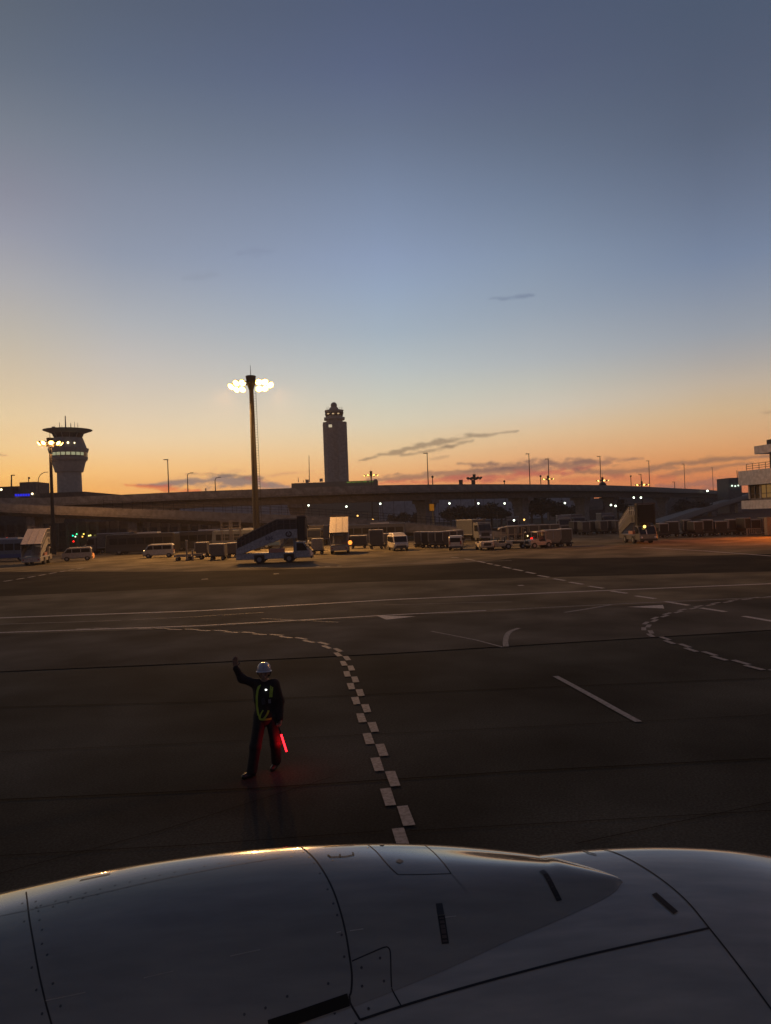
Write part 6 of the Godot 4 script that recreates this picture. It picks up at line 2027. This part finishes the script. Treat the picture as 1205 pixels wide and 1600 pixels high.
func make_small_things() -> void:
	var steel := mat(Color(0.22, 0.2, 0.18), 0.5, 0.3)
	var dark := mat(Color(0.03, 0.03, 0.03), 0.7)
	# flat empty dollies left of the grey box
	for q in [[288, 81, "empty flat dolly left of the bollards"], [307, 82.5, "empty flat dolly between the bollards and the grey box"]]:
		var o := thing("flat_dolly", q[2], "dolly", gd(q[0], q[1]), 3.0, "empty flat dollies")
		boxp(o, "bed", V(0, 0.5, 0), V(1.9, 0.12, 1.5), mat(Color(0.26, 0.24, 0.21), 0.6))
		boxp(o, "side_rail", V(0, 0.62, 0.74), V(1.9, 0.14, 0.05), steel)
		boxp(o, "side_rail", V(0, 0.62, -0.74), V(1.9, 0.14, 0.05), steel)
		for x in [-0.65, 0.65]:
			for z in [-0.5, 0.5]: wheel(o, x, z, 0.2, 0.1)
	for q in [[292.5, 80, 2.35, "tall thin post beside the flat dollies"], [301.5, 80, 1.2, "short bollard right of the tall thin post"]]:
		var o := thing("bollard", q[3], "post", gd(q[0], q[1]), 0)
		var b := MB.new()
		b.tube(V(0, 0, 0), V(0, q[2], 0), 0.11, 0.1, 10)
		part(o, "column", b, steel)
		b = MB.new()
		b.tube(V(0, q[2] - 0.14, 0), V(0, q[2], 0), 0.13, -1, 10)
		part(o, "cap", b, mat(Color(0.4, 0.36, 0.3), 0.5))
		b = MB.new()
		b.tube(V(0, 0, 0), V(0, 0.06, 0), 0.22, -1, 10)
		part(o, "base_plate", b, dark)
	# ladder like maintenance steps
	for q in [[354, 98, "left of two ladder framed maintenance steps behind the grey box"], [370, 98, "right of two ladder framed maintenance steps, next to the long stair truck"]]:
		var o := thing("maintenance_steps", q[2], "maintenance steps", gd(q[0], q[1]), 4.0, "maintenance steps")
		for x in [-0.55, 0.55]:
			for z in [-0.5, 0.5]: boxp(o, "leg", V(x, 2.2, z), V(0.09, 4.4, 0.09), steel)
		for k in 8: boxp(o, "rung", V(0, 0.6 + k * 0.52, 0.5), V(1.1, 0.08, 0.1), steel)
		boxp(o, "deck", V(0, 3.3, 0), V(1.2, 0.1, 1.1), steel)
		boxp(o, "top_rail", V(0, 4.4, 0.5), V(1.2, 0.09, 0.1), steel)
		boxp(o, "top_rail", V(0, 4.4, -0.5), V(1.2, 0.09, 0.1), steel)
	# yellow lit board against the pier
	var s := thing("sign_board", "yellow lit board on a post against the broad road pier", "sign", gd(676.5, 140), 62.0)
	var y0 := pz(672, 803, 140).y
	var y1 := pz(672, 786, 140).y
	boxp(s, "panel", V(0, (y0 + y1) / 2 + 0.2, 0), V(1.9, 1.3, 0.12), glow(Color(1.0, 0.62, 0.12), 0.2))
	boxp(s, "frame", V(0, (y0 + y1) / 2 + 0.2, -0.08), V(2.1, 1.5, 0.06), dark)
	boxp(s, "post", V(0.6, y1 / 2 - 0.3, -0.1), V(0.16, y1 - 0.4, 0.12), mat(Color(0.5, 0.36, 0.1), 0.5))
	# boxes and humps along the parapet
	for q in [[716, 753, 3.6, "left of two small boxes on the elevated road's edge"], [737, 753, 3.4, "right of two small boxes on the elevated road's edge"]]:
		var p := on_flyover(q[0])
		var o := thing("cabinet", q[3], "cabinet", V(p.x, p.y - 1.2, p.z - 1.0), 0, "cabinets on the elevated road")
		boxp(o, "case", V(0, 1.1, 0), V(0.85, 2.2, 0.6), dark)
		boxp(o, "lid", V(0, 2.22, 0), V(0.95, 0.06, 0.7), steel)
		boxp(o, "door", V(0, 1.6, 0.31), V(0.7, 1.0, 0.03), mat(Color(0.07, 0.065, 0.06), 0.5))
	var hp := on_flyover(943)
	var hump := thing("signal_dome", "low round topped hump on the elevated road below a lit mast", "hump", V(hp.x, hp.y - 0.6, hp.z - 2.0), 0)
	var b := MB.new()
	b.lathe(P([1.2, 0, 1.2, 0.4, 1.0, 1.1, 0.55, 1.55, 0, 1.7]), 14, Vector3.ZERO, 0.0, true)
	part(hump, "dome", b, dark)
	b = MB.new()
	b.tube(V(0, -0.3, 0), V(0, 0.1, 0), 1.3, -1, 14)
	part(hump, "base_ring", b, steel)
	# barrier and post by the terminal
	var f := thing("barrier", "low slatted barrier in front of the white terminal", "barrier", gd(1185, 88), 0)
	boxp(f, "top_rail", V(0, 0.9, 0), V(2.8, 0.08, 0.08), steel)
	boxp(f, "bottom_rail", V(0, 0.25, 0), V(2.8, 0.08, 0.08), steel)
	for k in 12: boxp(f, "slat", V(-1.3 + k * 0.236, 0.57, 0), V(0.07, 0.64, 0.05), steel)
	for x in [-1.38, 1.38]: boxp(f, "post", V(x, 0.47, 0), V(0.1, 0.94, 0.1), steel)
	var g := thing("gate_pillar", "tan pillar at the right edge by the slatted barrier", "pillar", gd(1203, 87), 0)
	boxp(g, "shaft", V(0, 1.1, 0), V(0.9, 2.2, 0.7), mat(Color(0.36, 0.27, 0.18), 0.7, 0.0, 0.3, 1.0))
	boxp(g, "cap", V(0, 2.23, 0), V(1.0, 0.07, 0.8), steel)
	boxp(g, "plinth", V(0, 0.05, 0), V(1.0, 0.1, 0.8), dark)
	# a thin pole among the trees
	for q in [[778, 800, 150, "thin pale pole among the parked trucks"]]:
		var o := thing("pole", q[3], "pole", gd(q[0], q[2]), 0)
		b = MB.new()
		b.tube(V(0, 0, 0), V(0, pz(q[0], q[1], q[2]).y, 0), 0.07, 0.05, 6)
		part(o, "shaft", b, steel)
		b = MB.new()
		b.tube(V(0, 0, 0), V(0, 0.05, 0), 0.2, -1, 8)
		part(o, "base_plate", b, dark)
	# far ground crew person standing by the canopied cart
	var p := thing("person", "distant ground crew person in dark clothes standing right of the canopied cart", "person", gd(822, 82), 30.0)
	var jk := mat(Color(0.03, 0.025, 0.025), 0.8)
	b = MB.new()
	var bones := [[V(-0.05, 0.95), V(0.05, 0.95), 0.13, 0.13, 1.2], [V(0, 1.0), V(0, 1.3), 0.145, 0.16, 1.3], [V(-0.15, 1.4), V(0.15, 1.4), 0.07, 0.07], [V(0, 1.4), V(0, 1.55), 0.06, 0.055], [V(0, 1.6), V(0, 1.66), 0.095, 0.095], [V(-0.18, 1.4), V(-0.25, 1.12, 0.02), 0.06, 0.05], [V(-0.25, 1.12, 0.02), V(-0.24, 0.86, 0.08), 0.048, 0.04], [V(0.18, 1.4), V(0.25, 1.12), 0.06, 0.05], [V(0.25, 1.12), V(0.22, 0.86, 0.1), 0.048, 0.04], [V(-0.1, 0.92), V(-0.13, 0.48, 0.02), 0.1, 0.07], [V(-0.13, 0.48, 0.02), V(-0.14, 0.08), 0.068, 0.05], [V(0.1, 0.92), V(0.13, 0.48, 0.02), 0.1, 0.07], [V(0.13, 0.48, 0.02), V(0.14, 0.08), 0.068, 0.05], [V(-0.14, 0.05), V(-0.15, 0.04, 0.16), 0.05, 0.04], [V(0.14, 0.05), V(0.15, 0.04, 0.16), 0.05, 0.04]]
	nets(b, bones, 0.025, 0.05)
	part(p, "body", b, jk)
	b = MB.new()
	b.xf = Transform3D(Basis.IDENTITY, V(0, 1.66, 0))
	b.lathe(P([0.12, -0.01, 0.115, 0.02, 0.09, 0.085, 0.05, 0.115, 0, 0.12]), 14, Vector3.ZERO, 0.0, true)
	part(p, "helmet", b, mat(Color(0.5, 0.5, 0.5), 0.4))
	b = MB.new()
	nets(b, grown(bones.slice(1, 2), 0.03), 0.025, 0.05)
	part(p, "vest", b, mat(Color(0.1, 0.12, 0.03), 0.7))
